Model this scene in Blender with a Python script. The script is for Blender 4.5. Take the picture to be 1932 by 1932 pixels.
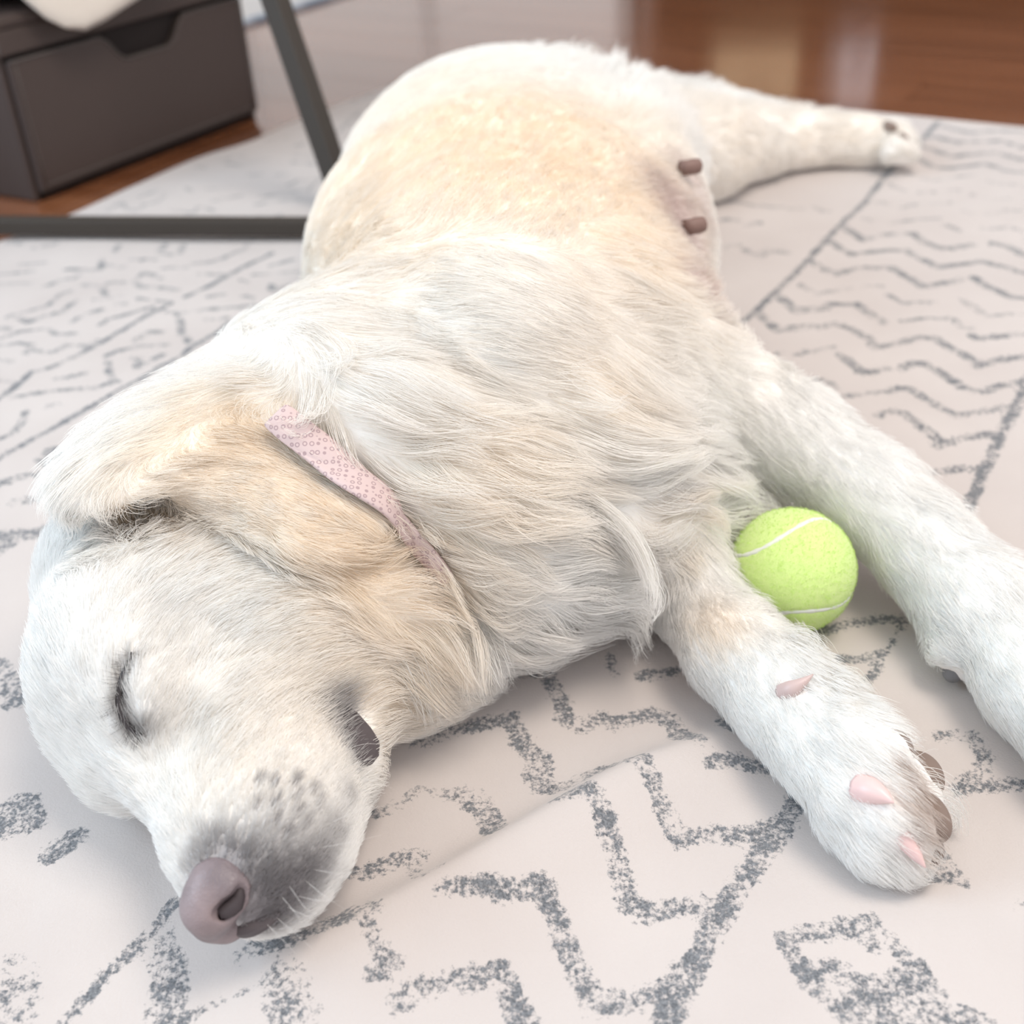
import bpy, bmesh, math, random
import numpy as np
from mathutils import Vector, Matrix
from mathutils.bvhtree import BVHTree

# ------------------------------------------------------------------ scene, camera, light
for o in list(bpy.data.objects):
    bpy.data.objects.remove(o)
S = bpy.context.scene
COL = S.collection
rng = np.random.default_rng(7)
random.seed(7)

FPX, HCAM = 2250.0, 0.4095            # focal length in photo pixels, lens height above the rug (m)
CAMR = np.array([[0.99832745, 0.05781257, 0.0],
                 [-0.03160414, 0.54575125, -0.83735103],
                 [-0.04840941, 0.83595052, 0.54666557]])     # camera axes -> world

cam_d = bpy.data.cameras.new('camera')
cam = bpy.data.objects.new('camera', cam_d)
COL.objects.link(cam)
m4 = Matrix.Identity(4)
for i in range(3):
    for j in range(3):
        m4[i][j] = CAMR[i][j]
m4[2][3] = HCAM
cam.matrix_world = m4
cam_d.sensor_width = 36.0
cam_d.sensor_height = 36.0
cam_d.lens = 36.0 * FPX / 1932.0
cam_d.clip_start = 0.02
cam_d.dof.use_dof = True
cam_d.dof.focus_distance = 0.53
cam_d.dof.aperture_fstop = 7.0
S.camera = cam

S.view_settings.view_transform = 'Standard'
S.view_settings.look = 'None'
S.view_settings.gamma = 1.0
S.view_settings.use_curve_mapping = False
S.view_settings.exposure = 0.17
S.cycles.use_adaptive_sampling = True
S.cycles.adaptive_threshold = 0.2
S.cycles.use_denoising = True
S.cycles.max_bounces = 8
S.cycles.diffuse_bounces = 4
S.cycles.glossy_bounces = 3
S.cycles.caustics_reflective = False
S.cycles.caustics_refractive = False

W = bpy.data.worlds.new('room_daylight')
S.world = W
W.use_nodes = True
W.node_tree.nodes['Background'].inputs[0].default_value = (0.97, 0.97, 1.0, 1)
W.node_tree.nodes['Background'].inputs[1].default_value = 0.86


def area_light(name, loc, target, size, size_y, power, color):
    d = bpy.data.lights.new(name, 'AREA')
    d.shape = 'RECTANGLE'
    d.size, d.size_y, d.energy, d.color = size, size_y, power, color
    o = bpy.data.objects.new(name, d)
    COL.objects.link(o)
    o.location = loc
    o.rotation_euler = (Vector(target) - Vector(loc)).to_track_quat('-Z', 'Y').to_euler()
    return o


area_light('window_light', (-2.3, 0.35, 1.45), (0, 0.7, 0), 1.5, 1.5, 36, (0.55, 0.80, 1.0))
area_light('ceiling_light', (0.8, 0.3, 2.4), (0.1, 0.7, 0), 1.0, 1.0, 34, (1.0, 0.90, 0.79))

# ------------------------------------------------------------------ helpers


def P(px, py, z=0.0):
    """world point at height z seen at photo pixel (px, py)"""
    d = CAMR @ np.array([px - 966.0, 966.0 - py, -FPX])
    t = (z - HCAM) / d[2]
    return np.array([0, 0, HCAM]) + d * t


def proj(X):
    X = np.atleast_2d(X) - np.array([0, 0, HCAM])
    c = X @ CAMR
    return np.stack([966 + FPX * c[:, 0] / -c[:, 2], 966 - FPX * c[:, 1] / -c[:, 2], -c[:, 2]], 1)


def unit(v):
    v = np.asarray(v, float)
    return v / (np.linalg.norm(v) + 1e-12)


def make_obj(name, verts, faces, mat=None, parent=None, smooth=False, props=None):
    me = bpy.data.meshes.new(name)
    me.from_pydata([tuple(map(float, v)) for v in verts], [], [tuple(map(int, f)) for f in faces])
    me.update()
    if smooth:
        me.polygons.foreach_set('use_smooth', [True] * len(me.polygons))
    o = bpy.data.objects.new(name, me)
    if mat:
        me.materials.append(mat)
    COL.objects.link(o)
    if parent:
        o.parent = parent
    for k, v in (props or {}).items():
        o[k] = v
    return o


def fast_mesh(name, V, Q, mat, parent=None, smooth=True):
    """numpy verts + quads -> mesh object"""
    me = bpy.data.meshes.new(name)
    me.vertices.add(len(V))
    me.vertices.foreach_set('co', np.ascontiguousarray(V, dtype=np.float32).ravel())
    n = Q.shape[1]
    me.loops.add(len(Q) * n)
    me.loops.foreach_set('vertex_index', np.ascontiguousarray(Q, dtype=np.int32).ravel())
    me.polygons.add(len(Q))
    me.polygons.foreach_set('loop_start', np.arange(0, len(Q) * n, n, dtype=np.int32))
    me.polygons.foreach_set('loop_total', np.full(len(Q), n, dtype=np.int32))
    me.update(calc_edges=True)
    me.validate()
    if smooth:
        me.polygons.foreach_set('use_smooth', np.ones(len(me.polygons), bool))
    if mat:
        me.materials.append(mat)
    o = bpy.data.objects.new(name, me)
    COL.objects.link(o)
    if parent:
        o.parent = parent
    return o


def box_geo(c, size, M=None):
    V = np.array([[x, y, z] for x in (-.5, .5) for y in (-.5, .5) for z in (-.5, .5)]) * np.array(size)
    if M is not None:
        V = V @ np.array(M).T
    V = V + np.array(c)
    Fc = [(0, 1, 3, 2), (4, 6, 7, 5), (0, 4, 5, 1), (2, 3, 7, 6), (0, 2, 6, 4), (1, 5, 7, 3)]
    return V, Fc


def bevel_obj(o, w, seg=2):
    b = o.modifiers.new('bevel', 'BEVEL')
    b.width = w
    b.segments = seg
    b.limit_method = 'ANGLE'
    return o


def tube_geo(path, radii, n=10, cap=True):
    path = np.asarray(path, float)
    radii = np.broadcast_to(np.asarray(radii, float), (len(path),))
    T = np.gradient(path, axis=0)
    T /= np.linalg.norm(T, axis=1)[:, None] + 1e-12
    a = np.array([0, 0, 1.0]) if abs(T[0][2]) < .9 else np.array([1.0, 0, 0])
    V, Fc = [], []
    for i in range(len(path)):
        u = unit(a - T[i] * (a @ T[i]))
        a = u
        w = np.cross(T[i], u)
        for k in range(n):
            th = 2 * math.pi * k / n
            V.append(path[i] + radii[i] * (math.cos(th) * u + math.sin(th) * w))
    for i in range(len(path) - 1):
        for k in range(n):
            Fc.append((i * n + k, i * n + (k + 1) % n, (i + 1) * n + (k + 1) % n, (i + 1) * n + k))
    if cap:
        Fc.append(tuple(range(n))[::-1])
        Fc.append(tuple((len(path) - 1) * n + k for k in range(n)))
    return V, Fc


# ------------------------------------------------------------------ materials


def new_mat(name, color=(.8, .8, .8), rough=.6, spec=.3):
    m = bpy.data.materials.new(name)
    m.use_nodes = True
    b = m.node_tree.nodes['Principled BSDF']
    b.inputs['Base Color'].default_value = (*color, 1)
    b.inputs['Roughness'].default_value = rough
    b.inputs['Specular IOR Level'].default_value = spec
    return m


def N(m, kind, **kw):
    n = m.node_tree.nodes.new(kind)
    for k, v in kw.items():
        if k.startswith('i_'):
            key = k[2:].replace('_', ' ')
            n.inputs[int(key) if key.isdigit() else key].default_value = v
        else:
            setattr(n, k, v)
    return n


def L(m, a, b):
    m.node_tree.links.new(a, b)


def bsdf(m):
    return m.node_tree.nodes['Principled BSDF']


def ramp(m, stops, src):
    r = N(m, 'ShaderNodeValToRGB')
    e = r.color_ramp.elements
    while len(e) < len(stops):
        e.new(.5)
    for i, (p, c) in enumerate(stops):
        e[i].position = p
        e[i].color = (*c, 1)
    L(m, src, r.inputs[0])
    return r.outputs[0]


def bump(m, src, strength, dist=.001):
    b = N(m, 'ShaderNodeBump', i_Strength=strength, i_Distance=dist)
    L(m, src, b.inputs['Height'])
    L(m, b.outputs[0], bsdf(m).inputs['Normal'])


def math_node(m, op, a, b=None, clamp=False):
    n = N(m, 'ShaderNodeMath', operation=op, use_clamp=clamp)
    for i, x in enumerate((a, b)):
        if x is None:
            continue
        if isinstance(x, (int, float)):
            n.inputs[i].default_value = x
        else:
            L(m, x, n.inputs[i])
    return n.outputs[0]


# wooden floor
M_wood = new_mat('polished_wood', rough=.16, spec=.5)
bsdf(M_wood).inputs['Coat Weight'].default_value = .6
bsdf(M_wood).inputs['Coat Roughness'].default_value = .1
bsdf(M_wood).inputs['Coat IOR'].default_value = 1.6
tc = N(M_wood, 'ShaderNodeTexCoord')
oi = N(M_wood, 'ShaderNodeObjectInfo')
mp = N(M_wood, 'ShaderNodeMapping')
mp.inputs['Scale'].default_value = (1.2, 26, 1)
L(M_wood, tc.outputs['Object'], mp.inputs[0])
ad = N(M_wood, 'ShaderNodeVectorMath', operation='ADD')
L(M_wood, mp.outputs[0], ad.inputs[0])
cx = N(M_wood, 'ShaderNodeCombineXYZ')
L(M_wood, math_node(M_wood, 'MULTIPLY', oi.outputs['Random'], 37.0), cx.inputs[0])
L(M_wood, math_node(M_wood, 'MULTIPLY', oi.outputs['Random'], 91.0), cx.inputs[1])
L(M_wood, cx.outputs[0], ad.inputs[1])
nz = N(M_wood, 'ShaderNodeTexNoise', i_Scale=2.2, i_Detail=6.0, i_Roughness=.6, i_Distortion=.6)
L(M_wood, ad.outputs[0], nz.inputs['Vector'])
wc = ramp(M_wood, [(.28, (.150, .052, .022)), (.5, (.225, .084, .037)), (.75, (.30, .122, .058))], nz.outputs[0])
hs = N(M_wood, 'ShaderNodeHueSaturation')
L(M_wood, wc, hs.inputs['Color'])
L(M_wood, math_node(M_wood, 'ADD', math_node(M_wood, 'MULTIPLY', oi.outputs['Random'], .3), .85), hs.inputs['Value'])
L(M_wood, hs.outputs[0], bsdf(M_wood).inputs['Base Color'])
bump(M_wood, nz.outputs[0], .08, .0006)

# printed rug
M_rug = new_mat('printed_rug', rough=.95, spec=.08)
bsdf(M_rug).inputs['Sheen Weight'].default_value = .25
bsdf(M_rug).inputs['Sheen Roughness'].default_value = .6
tc = N(M_rug, 'ShaderNodeTexCoord')
at = N(M_rug, 'ShaderNodeAttribute', attribute_name='print_distance')
ad_ = N(M_rug, 'ShaderNodeAttribute', attribute_name='print_density')
n1 = N(M_rug, 'ShaderNodeTexNoise', i_Scale=400.0, i_Detail=4.0, i_Roughness=.7)
n2 = N(M_rug, 'ShaderNodeTexNoise', i_Scale=75.0, i_Detail=2.0)
n3 = N(M_rug, 'ShaderNodeTexNoise', i_Scale=900.0, i_Detail=2.0)
n4 = N(M_rug, 'ShaderNodeTexNoise', i_Scale=9.0, i_Detail=3.0)
for n in (n1, n2, n3, n4):
    L(M_rug, tc.outputs['Object'], n.inputs['Vector'])
# fill = noise + density - edge distance
edge = math_node(M_rug, 'MULTIPLY', at.outputs['Fac'], 150.0)          # metres -> threshold units
v = math_node(M_rug, 'ADD', math_node(M_rug, 'MULTIPLY', n1.outputs[0], 1.5), math_node(M_rug, 'MULTIPLY', n2.outputs[0], .8))
v = math_node(M_rug, 'SUBTRACT', math_node(M_rug, 'ADD', v, math_node(M_rug, 'MULTIPLY', ad_.outputs['Fac'], .62)), edge)
v = math_node(M_rug, 'SUBTRACT', v, 1.36)
ink = math_node(M_rug, 'MULTIPLY', v, 4.0, clamp=True)
rc = ramp(M_rug, [(.3, (.535, .482, .460)), (.7, (.59, .540, .517))], n4.outputs[0])
ic = ramp(M_rug, [(.3, (.055, .065, .078)), (.7, (.20, .215, .235))], n3.outputs[0])
mx = N(M_rug, 'ShaderNodeMix', data_type='RGBA')
L(M_rug, math_node(M_rug, 'MULTIPLY', ink, .92), mx.inputs['Factor'])
L(M_rug, rc, mx.inputs[6])
L(M_rug, ic, mx.inputs[7])
L(M_rug, mx.outputs[2], bsdf(M_rug).inputs['Base Color'])
bump(M_rug, math_node(M_rug, 'ADD', n3.outputs[0], math_node(M_rug, 'MULTIPLY', n1.outputs[0], .8)), .22, .001)

M_box = new_mat('dark_brown_leatherette', (.066, .047, .042), .5, .35)
n1 = N(M_box, 'ShaderNodeTexNoise', i_Scale=420.0, i_Detail=3.0)
bump(M_box, n1.outputs[0], .25, .0006)
M_boxdark = new_mat('brown_lining', (.030, .024, .023), .8, .1)
M_stitch = new_mat('grey_edge_piping', (.105, .088, .082), .6, .3)
M_metal = new_mat('black_painted_steel', (.052, .043, .036), .55, .25)
n1 = N(M_metal, 'ShaderNodeTexNoise', i_Scale=600.0)
bump(M_metal, n1.outputs[0], .1, .0003)
M_cushion = new_mat('cream_fleece', (.80, .73, .66), .95, .1)
n1 = N(M_cushion, 'ShaderNodeTexNoise', i_Scale=260.0, i_Detail=4.0)
bump(M_cushion, n1.outputs[0], .6, .002)
M_wall = new_mat('painted_wall', (.78, .74, .70), .85, .2)
n1 = N(M_wall, 'ShaderNodeTexNoise', i_Scale=80.0, i_Detail=3.0)
bump(M_wall, n1.outputs[0], .1, .0006)
# ------------------------------------------------------------------ room: floor, walls
EU = np.array([0.5395, 0.8420, 0.0])      # rug / room axis running away to the right
EV = np.array([-0.8420, 0.5395, 0.0])     # room axis running away to the left
CORNER = P(797, 127, 0.0)                 # far corner of the rug
FLOOR_Z = -0.008


def uv(u, v, z=0.0):
    return np.array([CORNER[0], CORNER[1], 0]) + EU * u + EV * v + np.array([0, 0, z])


V, Fc = box_geo((0.4, 1.6, FLOOR_Z - 0.05), (5.4, 5.8, 0.06))
floor = make_obj('floor', V, Fc, new_mat('sub_floor', (.06, .03, .015), .8), props={'kind': 'structure', 'label': 'glossy reddish brown wooden plank floor beyond the rug'})
plank_meshes = {}
u0, pw = -1.5, 0.13
row = 0
while u0 < 2.5:
    v0 = -2.9 + (row * 0.618 % 1.0) * -1.3
    while v0 < 2.2:
        ln = 1.55 if (row + int(v0 * 7)) % 2 else 1.2
        key = ln
        if key not in plank_meshes:
            Vb, Fb = box_geo((0, 0, 0), (ln - .0012, pw - .0012, .02))
            me = bpy.data.meshes.new('plank')
            me.from_pydata([tuple(v) for v in Vb], [], Fb)
            me.materials.append(M_wood)
            plank_meshes[key] = me
        c = uv(u0 + pw / 2, v0 + ln / 2, FLOOR_Z - .01)
        if -2.2 < c[0] < 3.0 and -.6 < c[1] < 4.3:
            o = bpy.data.objects.new('plank', plank_meshes[key])
            COL.objects.link(o)
            o.parent = floor
            o.location = c
            o.rotation_euler = (0, 0, math.atan2(EV[1], EV[0]))
        v0 += ln
    u0 += pw
    row += 1

YW = 4.45
V, Fc = box_geo((0.4, YW + .05, 1.25), (5.4, .1, 2.6))
make_obj('wall_back', V, Fc, M_wall, props={'kind': 'structure', 'label': 'pale painted wall across the room mirrored in the floor'})
V, Fc = box_geo((0.4, YW - .006, .05), (5.4, .012, .1))
make_obj('baseboard_back', V, Fc, M_wall, props={'kind': 'structure', 'label': 'pale baseboard along the far wall'})

# bright glazed balcony door in the far wall (only its mirror image in the floor is in view)
M_white = new_mat('white_lacquer', (.80, .79, .77), .4, .4)
M_glow = bpy.data.materials.new('daylit_glass')
M_glow.use_nodes = True
nt = M_glow.node_tree
nt.nodes.remove(nt.nodes['Principled BSDF'])
em = nt.nodes.new('ShaderNodeEmission')
em.inputs[0].default_value = (1.0, .94, .92, 1)
em.inputs[1].default_value = .68
nt.links.new(em.outputs[0], nt.nodes['Material Output'].inputs[0])
door = bpy.data.objects.new('door_1', None)
COL.objects.link(door)
door['kind'] = 'structure'
door['label'] = 'daylit glazed balcony door mirrored pale in the floor'
for x0, x1 in ((-1.75, -.86), (-.80, -.22), (-.16, .47)):
    V, Fc = box_geo(((x0 + x1) / 2, YW - .03, 1.05), (x1 - x0, .01, 2.0))
    make_obj('pane', V, Fc, M_glow, door)
for x in (-1.78, -.83, -.19, .49):
    V, Fc = box_geo((x, YW - .035, 1.05), (.06, .04, 2.1))
    bevel_obj(make_obj('door_frame', V, Fc, M_white, door), .004)

# dark wooden shelf unit with a fabric bin and a white panel on it
M_dkwood = new_mat('dark_wood', (.085, .035, .018), .4, .4)
n1 = N(M_dkwood, 'ShaderNodeTexNoise', i_Scale=30.0, i_Detail=4.0)
bump(M_dkwood, n1.outputs[0], .1, .0005)
shelf = bpy.data.objects.new('shelf_unit', None)
COL.objects.link(shelf)
shelf['label'] = 'low dark wooden shelf unit against the far wall'
shelf['category'] = 'shelf'
for nm, c, s in (('side_panel', (.545, 4.2, .45), (.03, .4, .9)), ('side_panel', (2.4, 4.2, .45), (.03, .4, .9)),
                 ('back_panel', (1.47, 4.39, .45), (1.82, .015, .88)), ('shelf', (1.47, 4.2, .10), (1.82, .4, .03)),
                 ('shelf', (1.47, 4.2, .44), (1.82, .4, .03)), ('shelf', (1.47, 4.2, .885), (1.82, .4, .03))):
    V, Fc = box_geo(c, s)
    bevel_obj(make_obj(nm, V, Fc, M_dkwood, shelf), .003)
M_bin = new_mat('beige_canvas', (.80, .66, .42), .9, .1)
bin_ = bpy.data.objects.new('fabric_bin', None)
COL.objects.link(bin_)
bin_['label'] = 'beige fabric bin on the dark shelf unit mirrored in the floor'
bin_['category'] = 'bin'
V, Fc = box_geo((.875, 4.12, .565), (.27, .26, .215))
bevel_obj(make_obj('body', V, Fc, M_bin, bin_), .012, 3)
V, Fc = box_geo((.875, 3.986, .60), (.09, .008, .02))
bevel_obj(make_obj('handle', V, Fc, M_boxdark, bin_), .003)
wb = bpy.data.objects.new('magazine_file', None)
COL.objects.link(wb)
wb['label'] = 'narrow white magazine file standing on the dark shelf unit'
wb['category'] = 'file holder'
V, Fc = box_geo((1.20, 4.10, .565), (.115, .24, .215))
bevel_obj(make_obj('body', V, Fc, new_mat('white_board', (.82, .84, .90), .5), wb), .004)
V, Fc = box_geo((1.20, 3.977, .52), (.05, .006, .07))
bevel_obj(make_obj('spine_label', V, Fc, new_mat('grey_label', (.45, .45, .5), .6), wb), .001)

# ------------------------------------------------------------------ rug with printed pattern
VIEWS = {1: (.3209, 0, 430), 2: (.3468, 90, 140), 3: (.3271, 1300, 200), 4: (.2236, 1500, 560),
         5: (.3788, 0, 1200), 6: (.3788, 440, 1200), 7: (.4141, 900, 1132), 8: (.4307, 1432, 1100)}
PR = []   # (view, half width mm, density, points)


def pr(view, hw, dens, *lines):
    for ln in lines:
        PR.append((view, hw, dens, ln))


pr(7, 4.2, .30, [(0, 1380), (110, 1390), (290, 1340), (360, 1470), (430, 1640), (560, 1850)], [(520, 1850), (700, 1810), (870, 1760), (930, 1700)],
   [(370, 1000), (500, 945), (560, 1010), (590, 1110), (640, 1230), (680, 1400), (760, 1440), (900, 1410), (1050, 1390)],
   [(290, 860), (400, 865), (560, 805), (735, 795), (800, 900), (850, 1000), (920, 1110), (1050, 1090), (1200, 1070), (1330, 1050)],
   [(30, 560), (140, 545), (200, 640), (290, 760), (290, 850)],
   [(100, 340), (310, 330), (370, 430), (400, 540), (470, 580), (560, 530)], [(620, 570), (700, 540), (800, 520), (880, 540), (930, 640), (1010, 695)],
   [(1080, 790), (1180, 770), (1350, 780), (1400, 800)], [(760, 345), (860, 335), (900, 330)], [(1130, 560), (1170, 600)],
   [(0, 1720), (100, 1715), (150, 1800), (200, 1932)], [(0, 900), (60, 980), (90, 1070)])
pr(7, 4.2, .42, [(860, 1932), (960, 1740), (1080, 1500), (1150, 1380), (1260, 1220), (1400, 1030), (1470, 880), (1600, 690)])
pr(7, 3.0, .1, [(520, 130), (580, 180)], [(600, 260), (640, 340)])
pr(6, 4.2, .3, [(930, 530), (1060, 470), (1200, 450), (1380, 410), (1440, 500), (1470, 560)], [(1480, 690), (1550, 620), (1540, 760)],
   [(440, 1270), (560, 1190)], [(630, 1190), (760, 1140), (930, 1090)],
   [(60, 1580), (200, 1540), (400, 1500), (600, 1440), (700, 1420)], [(1070, 1360), (1230, 1320), (1400, 1330), (1560, 1310)],
   [(820, 1850), (940, 1780), (1060, 1730), (1180, 1720), (1320, 1680), (1380, 1760), (1400, 1870), (1470, 1932)], [(1190, 830), (1240, 870), (1290, 980)])
pr(6, 3.4, .12, [(680, 900), (800, 830), (930, 770), (1080, 790), (1190, 760)], [(900, 1200), (960, 1260), (1030, 1220)], [(690, 1730), (760, 1720)],
   [(660, 1480), (700, 1550), (760, 1620), (810, 1670)])
pr(6, 7.5, .12, [(250, 1730), (300, 1770), (270, 1870), (330, 1900)])
pr(6, 1.0, .25, [(0, 1820), (80, 1785), (150, 1760)])
pr(5, 5.0, .3, [(-20, 140), (30, 190)], [(250, 1085), (380, 1010)])
pr(5, 6.5, .3, [(70, 270), (120, 235), (150, 300), (90, 320)])
pr(5, 7.5, .35, [(0, 920), (110, 850), (130, 930), (60, 940)])
pr(5, 2.6, .32, [(870, 1340), (760, 1480), (640, 1590), (550, 1660), (440, 1790), (330, 1900), (250, 1980)])
pr(5, 2.2, .2, [(870, 1460), (810, 1530), (770, 1600)])
pr(5, 6.5, .28, [(830, 1620), (840, 1720), (840, 1800), (800, 1940)])
pr(5, 2.2, .3, [(900, 1940), (1000, 1870), (1120, 1820)])
pr(5, 1.1, .3, [(1120, 1820), (1250, 1780), (1330, 1740)])
pr(5, 6.5, .12, [(60, 1650), (110, 1720), (60, 1800), (130, 1860), (40, 1900)])
pr(8, 3.8, .28, [(110, 1560), (300, 1530), (490, 1490), (560, 1570), (680, 1680), (800, 1830), (840, 1900), (900, 2000)], [(110, 1560), (200, 1720), (330, 1840), (420, 1932), (520, 2030)],
   [(910, 1900), (990, 1932)], [(440, 1550), (500, 1590)])
pr(8, 6.5, .22, [(340, 1720), (400, 1800), (560, 1800), (650, 1750), (700, 1830), (560, 1890), (740, 1900)])
pr(8, 3.4, .3, [(780, 680), (860, 670), (940, 680), (1000, 780), (930, 850), (870, 910), (940, 900), (1070, 890), (1300, 890)])
pr(8, 3.0, .25, [(740, 1180), (800, 1180), (860, 1270), (890, 1300)], [(720, 1290), (830, 1280)], [(1130, 1400), (1261, 1410)])
pr(8, 3.2, .38, [(280, 210), (400, 180), (540, 160), (650, 150)], [(360, 350), (450, 350), (540, 310)])
pr(8, 1.8, .4, [(650, 150), (600, 240), (540, 320), (510, 400), (440, 470)])
pr(8, 1.2, .1, [(260, 380), (340, 390)])
pr(4, 3.4, .4, [(1300, 2100), (1460, 1770), (1560, 1540), (1640, 1370), (1750, 1130), (1870, 920), (1932, 780), (2100, 420)])
pr(4, 4.0, .30, [(1090, 1500), (1300, 1460), (1560, 1450)], [(700, 1010), (820, 970), (930, 1000), (1050, 1090), (1190, 1200), (1200, 1260), (1380, 1210), (1600, 1170), (1740, 1140)],
   [(780, 790), (880, 760), (990, 780), (1100, 860), (1220, 930), (1330, 1010), (1550, 980), (1700, 930), (1850, 920)], [(190, 700), (260, 720), (330, 780)],
   [(380, 490), (480, 550), (560, 640), (780, 600)], [(900, 600), (980, 550), (1100, 560), (1260, 650), (1440, 770), (1580, 790), (1750, 740), (1932, 710)],
   [(210, 260), (370, 220), (480, 270), (620, 350), (680, 430), (860, 390), (1050, 350), (1180, 350), (1300, 440), (1420, 490), (1540, 580), (1750, 530), (1932, 510), (2100, 500)],
   [(300, 60), (520, 60), (640, 140), (740, 210)], [(1490, 330), (1540, 360), (1740, 340), (1932, 320), (2100, 330)])
pr(4, 3.4, .2, [(380, 850), (520, 830), (690, 800)], [(0, 490), (180, 450), (330, 430)], [(0, 280), (140, 250)], [(20, 110), (280, 80)], [(910, 200), (1110, 170)], [(1200, 180), (1320, 170), (1400, 260), (1480, 270)])
pr(3, 2.6, .5, [(1440, 90), (1300, 250)], [(1180, 350), (1000, 570), (860, 700), (720, 850), (600, 980), (460, 1110), (310, 1250)])
pr(3, 4.2, .3, [(1470, 120), (1540, 140), (1620, 160), (1780, 140), (1932, 150), (2060, 165)], [(1390, 180), (1450, 190), (1540, 215), (1670, 205)], [(1720, 205), (1800, 200), (1932, 235)],
   [(1330, 235), (1400, 250), (1520, 290), (1640, 270), (1780, 265), (1932, 310)], [(1310, 295), (1400, 350), (1500, 360), (1700, 330)], [(1720, 335), (1850, 380), (1932, 385)],
   [(880, 690), (1000, 770), (1100, 745), (1290, 730), (1360, 780), (1470, 820), (1640, 795)], [(1750, 790), (1840, 800), (1932, 860)],
   [(790, 770), (940, 860), (1130, 830), (1250, 830), (1340, 880), (1440, 930), (1690, 890), (1820, 930), (1932, 970)],
   [(720, 910), (800, 960)], [(850, 975), (960, 945), (1160, 935), (1260, 990), (1350, 1040), (1560, 1000)], [(1640, 990), (1750, 1060), (1850, 1100), (1932, 1110)],
   [(520, 1100), (620, 1190), (800, 1160)], [(400, 1200), (510, 1300), (700, 1270)])
pr(3, 3.6, .12, [(1250, 390), (1300, 400)], [(1340, 415), (1400, 435), (1530, 415), (1640, 395)], [(1730, 430), (1800, 450), (1932, 455)], [(1140, 445), (1250, 495)], [(1320, 500), (1410, 495)],
   [(1480, 485), (1560, 480)], [(1620, 505), (1700, 525)], [(1750, 540), (1860, 525)], [(1090, 555), (1160, 575)], [(1200, 590), (1310, 570), (1500, 560)], [(1590, 610), (1640, 630)],
   [(1720, 630), (1840, 605), (1932, 600)], [(940, 620), (1060, 660)], [(1160, 675), (1300, 655), (1440, 650)], [(1480, 685), (1560, 720)], [(1680, 710), (1850, 705), (1932, 730)],
   [(640, 1030), (740, 1085), (920, 1055)], [(1010, 1040), (1100, 1040)], [(1150, 1090), (1230, 1130), (1410, 1125)], [(1580, 1120), (1720, 1210), (1900, 1200)], [(520, 1430), (560, 1430)], [(610, 1430), (830, 1390)])
pr(3, 4.6, .15, [(210, 550), (290, 555), (360, 570)], [(390, 575), (520, 580)], [(590, 595), (700, 580), (800, 610)], [(130, 660), (280, 665)], [(330, 690), (400, 680)], [(160, 810), (280, 800)],
   [(320, 825), (400, 870), (450, 830), (570, 845)], [(400, 430), (500, 430)], [(760, 75), (900, 80)])
pr(1, 2.4, .5, [(-60, 1395), (0, 1360), (260, 1200), (420, 1110), (560, 1030), (700, 950), (810, 900), (930, 820), (1060, 750), (1130, 690), (1260, 620), (1340, 560), (1480, 500), (1640, 430), (1770, 360)],
   [(-60, 1030), (0, 1000), (100, 930), (190, 850), (290, 830), (490, 730), (620, 660), (760, 580), (900, 500), (1010, 450)], [(590, 570), (640, 540), (760, 510), (900, 470)], [(1090, 410), (1200, 360), (1300, 300), (1420, 230), (1600, 150)])
pr(1, 4.2, .3, [(1530, 600), (1630, 550)], [(1350, 690), (1460, 680)], [(1190, 790), (1290, 730), (1330, 770)], [(980, 910), (1080, 880), (1160, 870)], [(500, 1200), (620, 1180), (850, 1160)], [(20, 1500), (130, 1470), (370, 1440)], [(-40, 1510), (0, 1515)],
   [(-20, 1910), (60, 1860)])
pr(1, 6.5, .3, [(740, 1060), (840, 1050), (830, 1090), (770, 1100)], [(270, 1370), (320, 1310), (350, 1340), (320, 1400)])
pr(1, 6.0, .34, [(0, 1810), (150, 1805), (280, 1775)])
pr(1, 5.0, .05, [(70, 1620), (270, 1590)], [(590, 1300), (740, 1290)])
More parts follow.
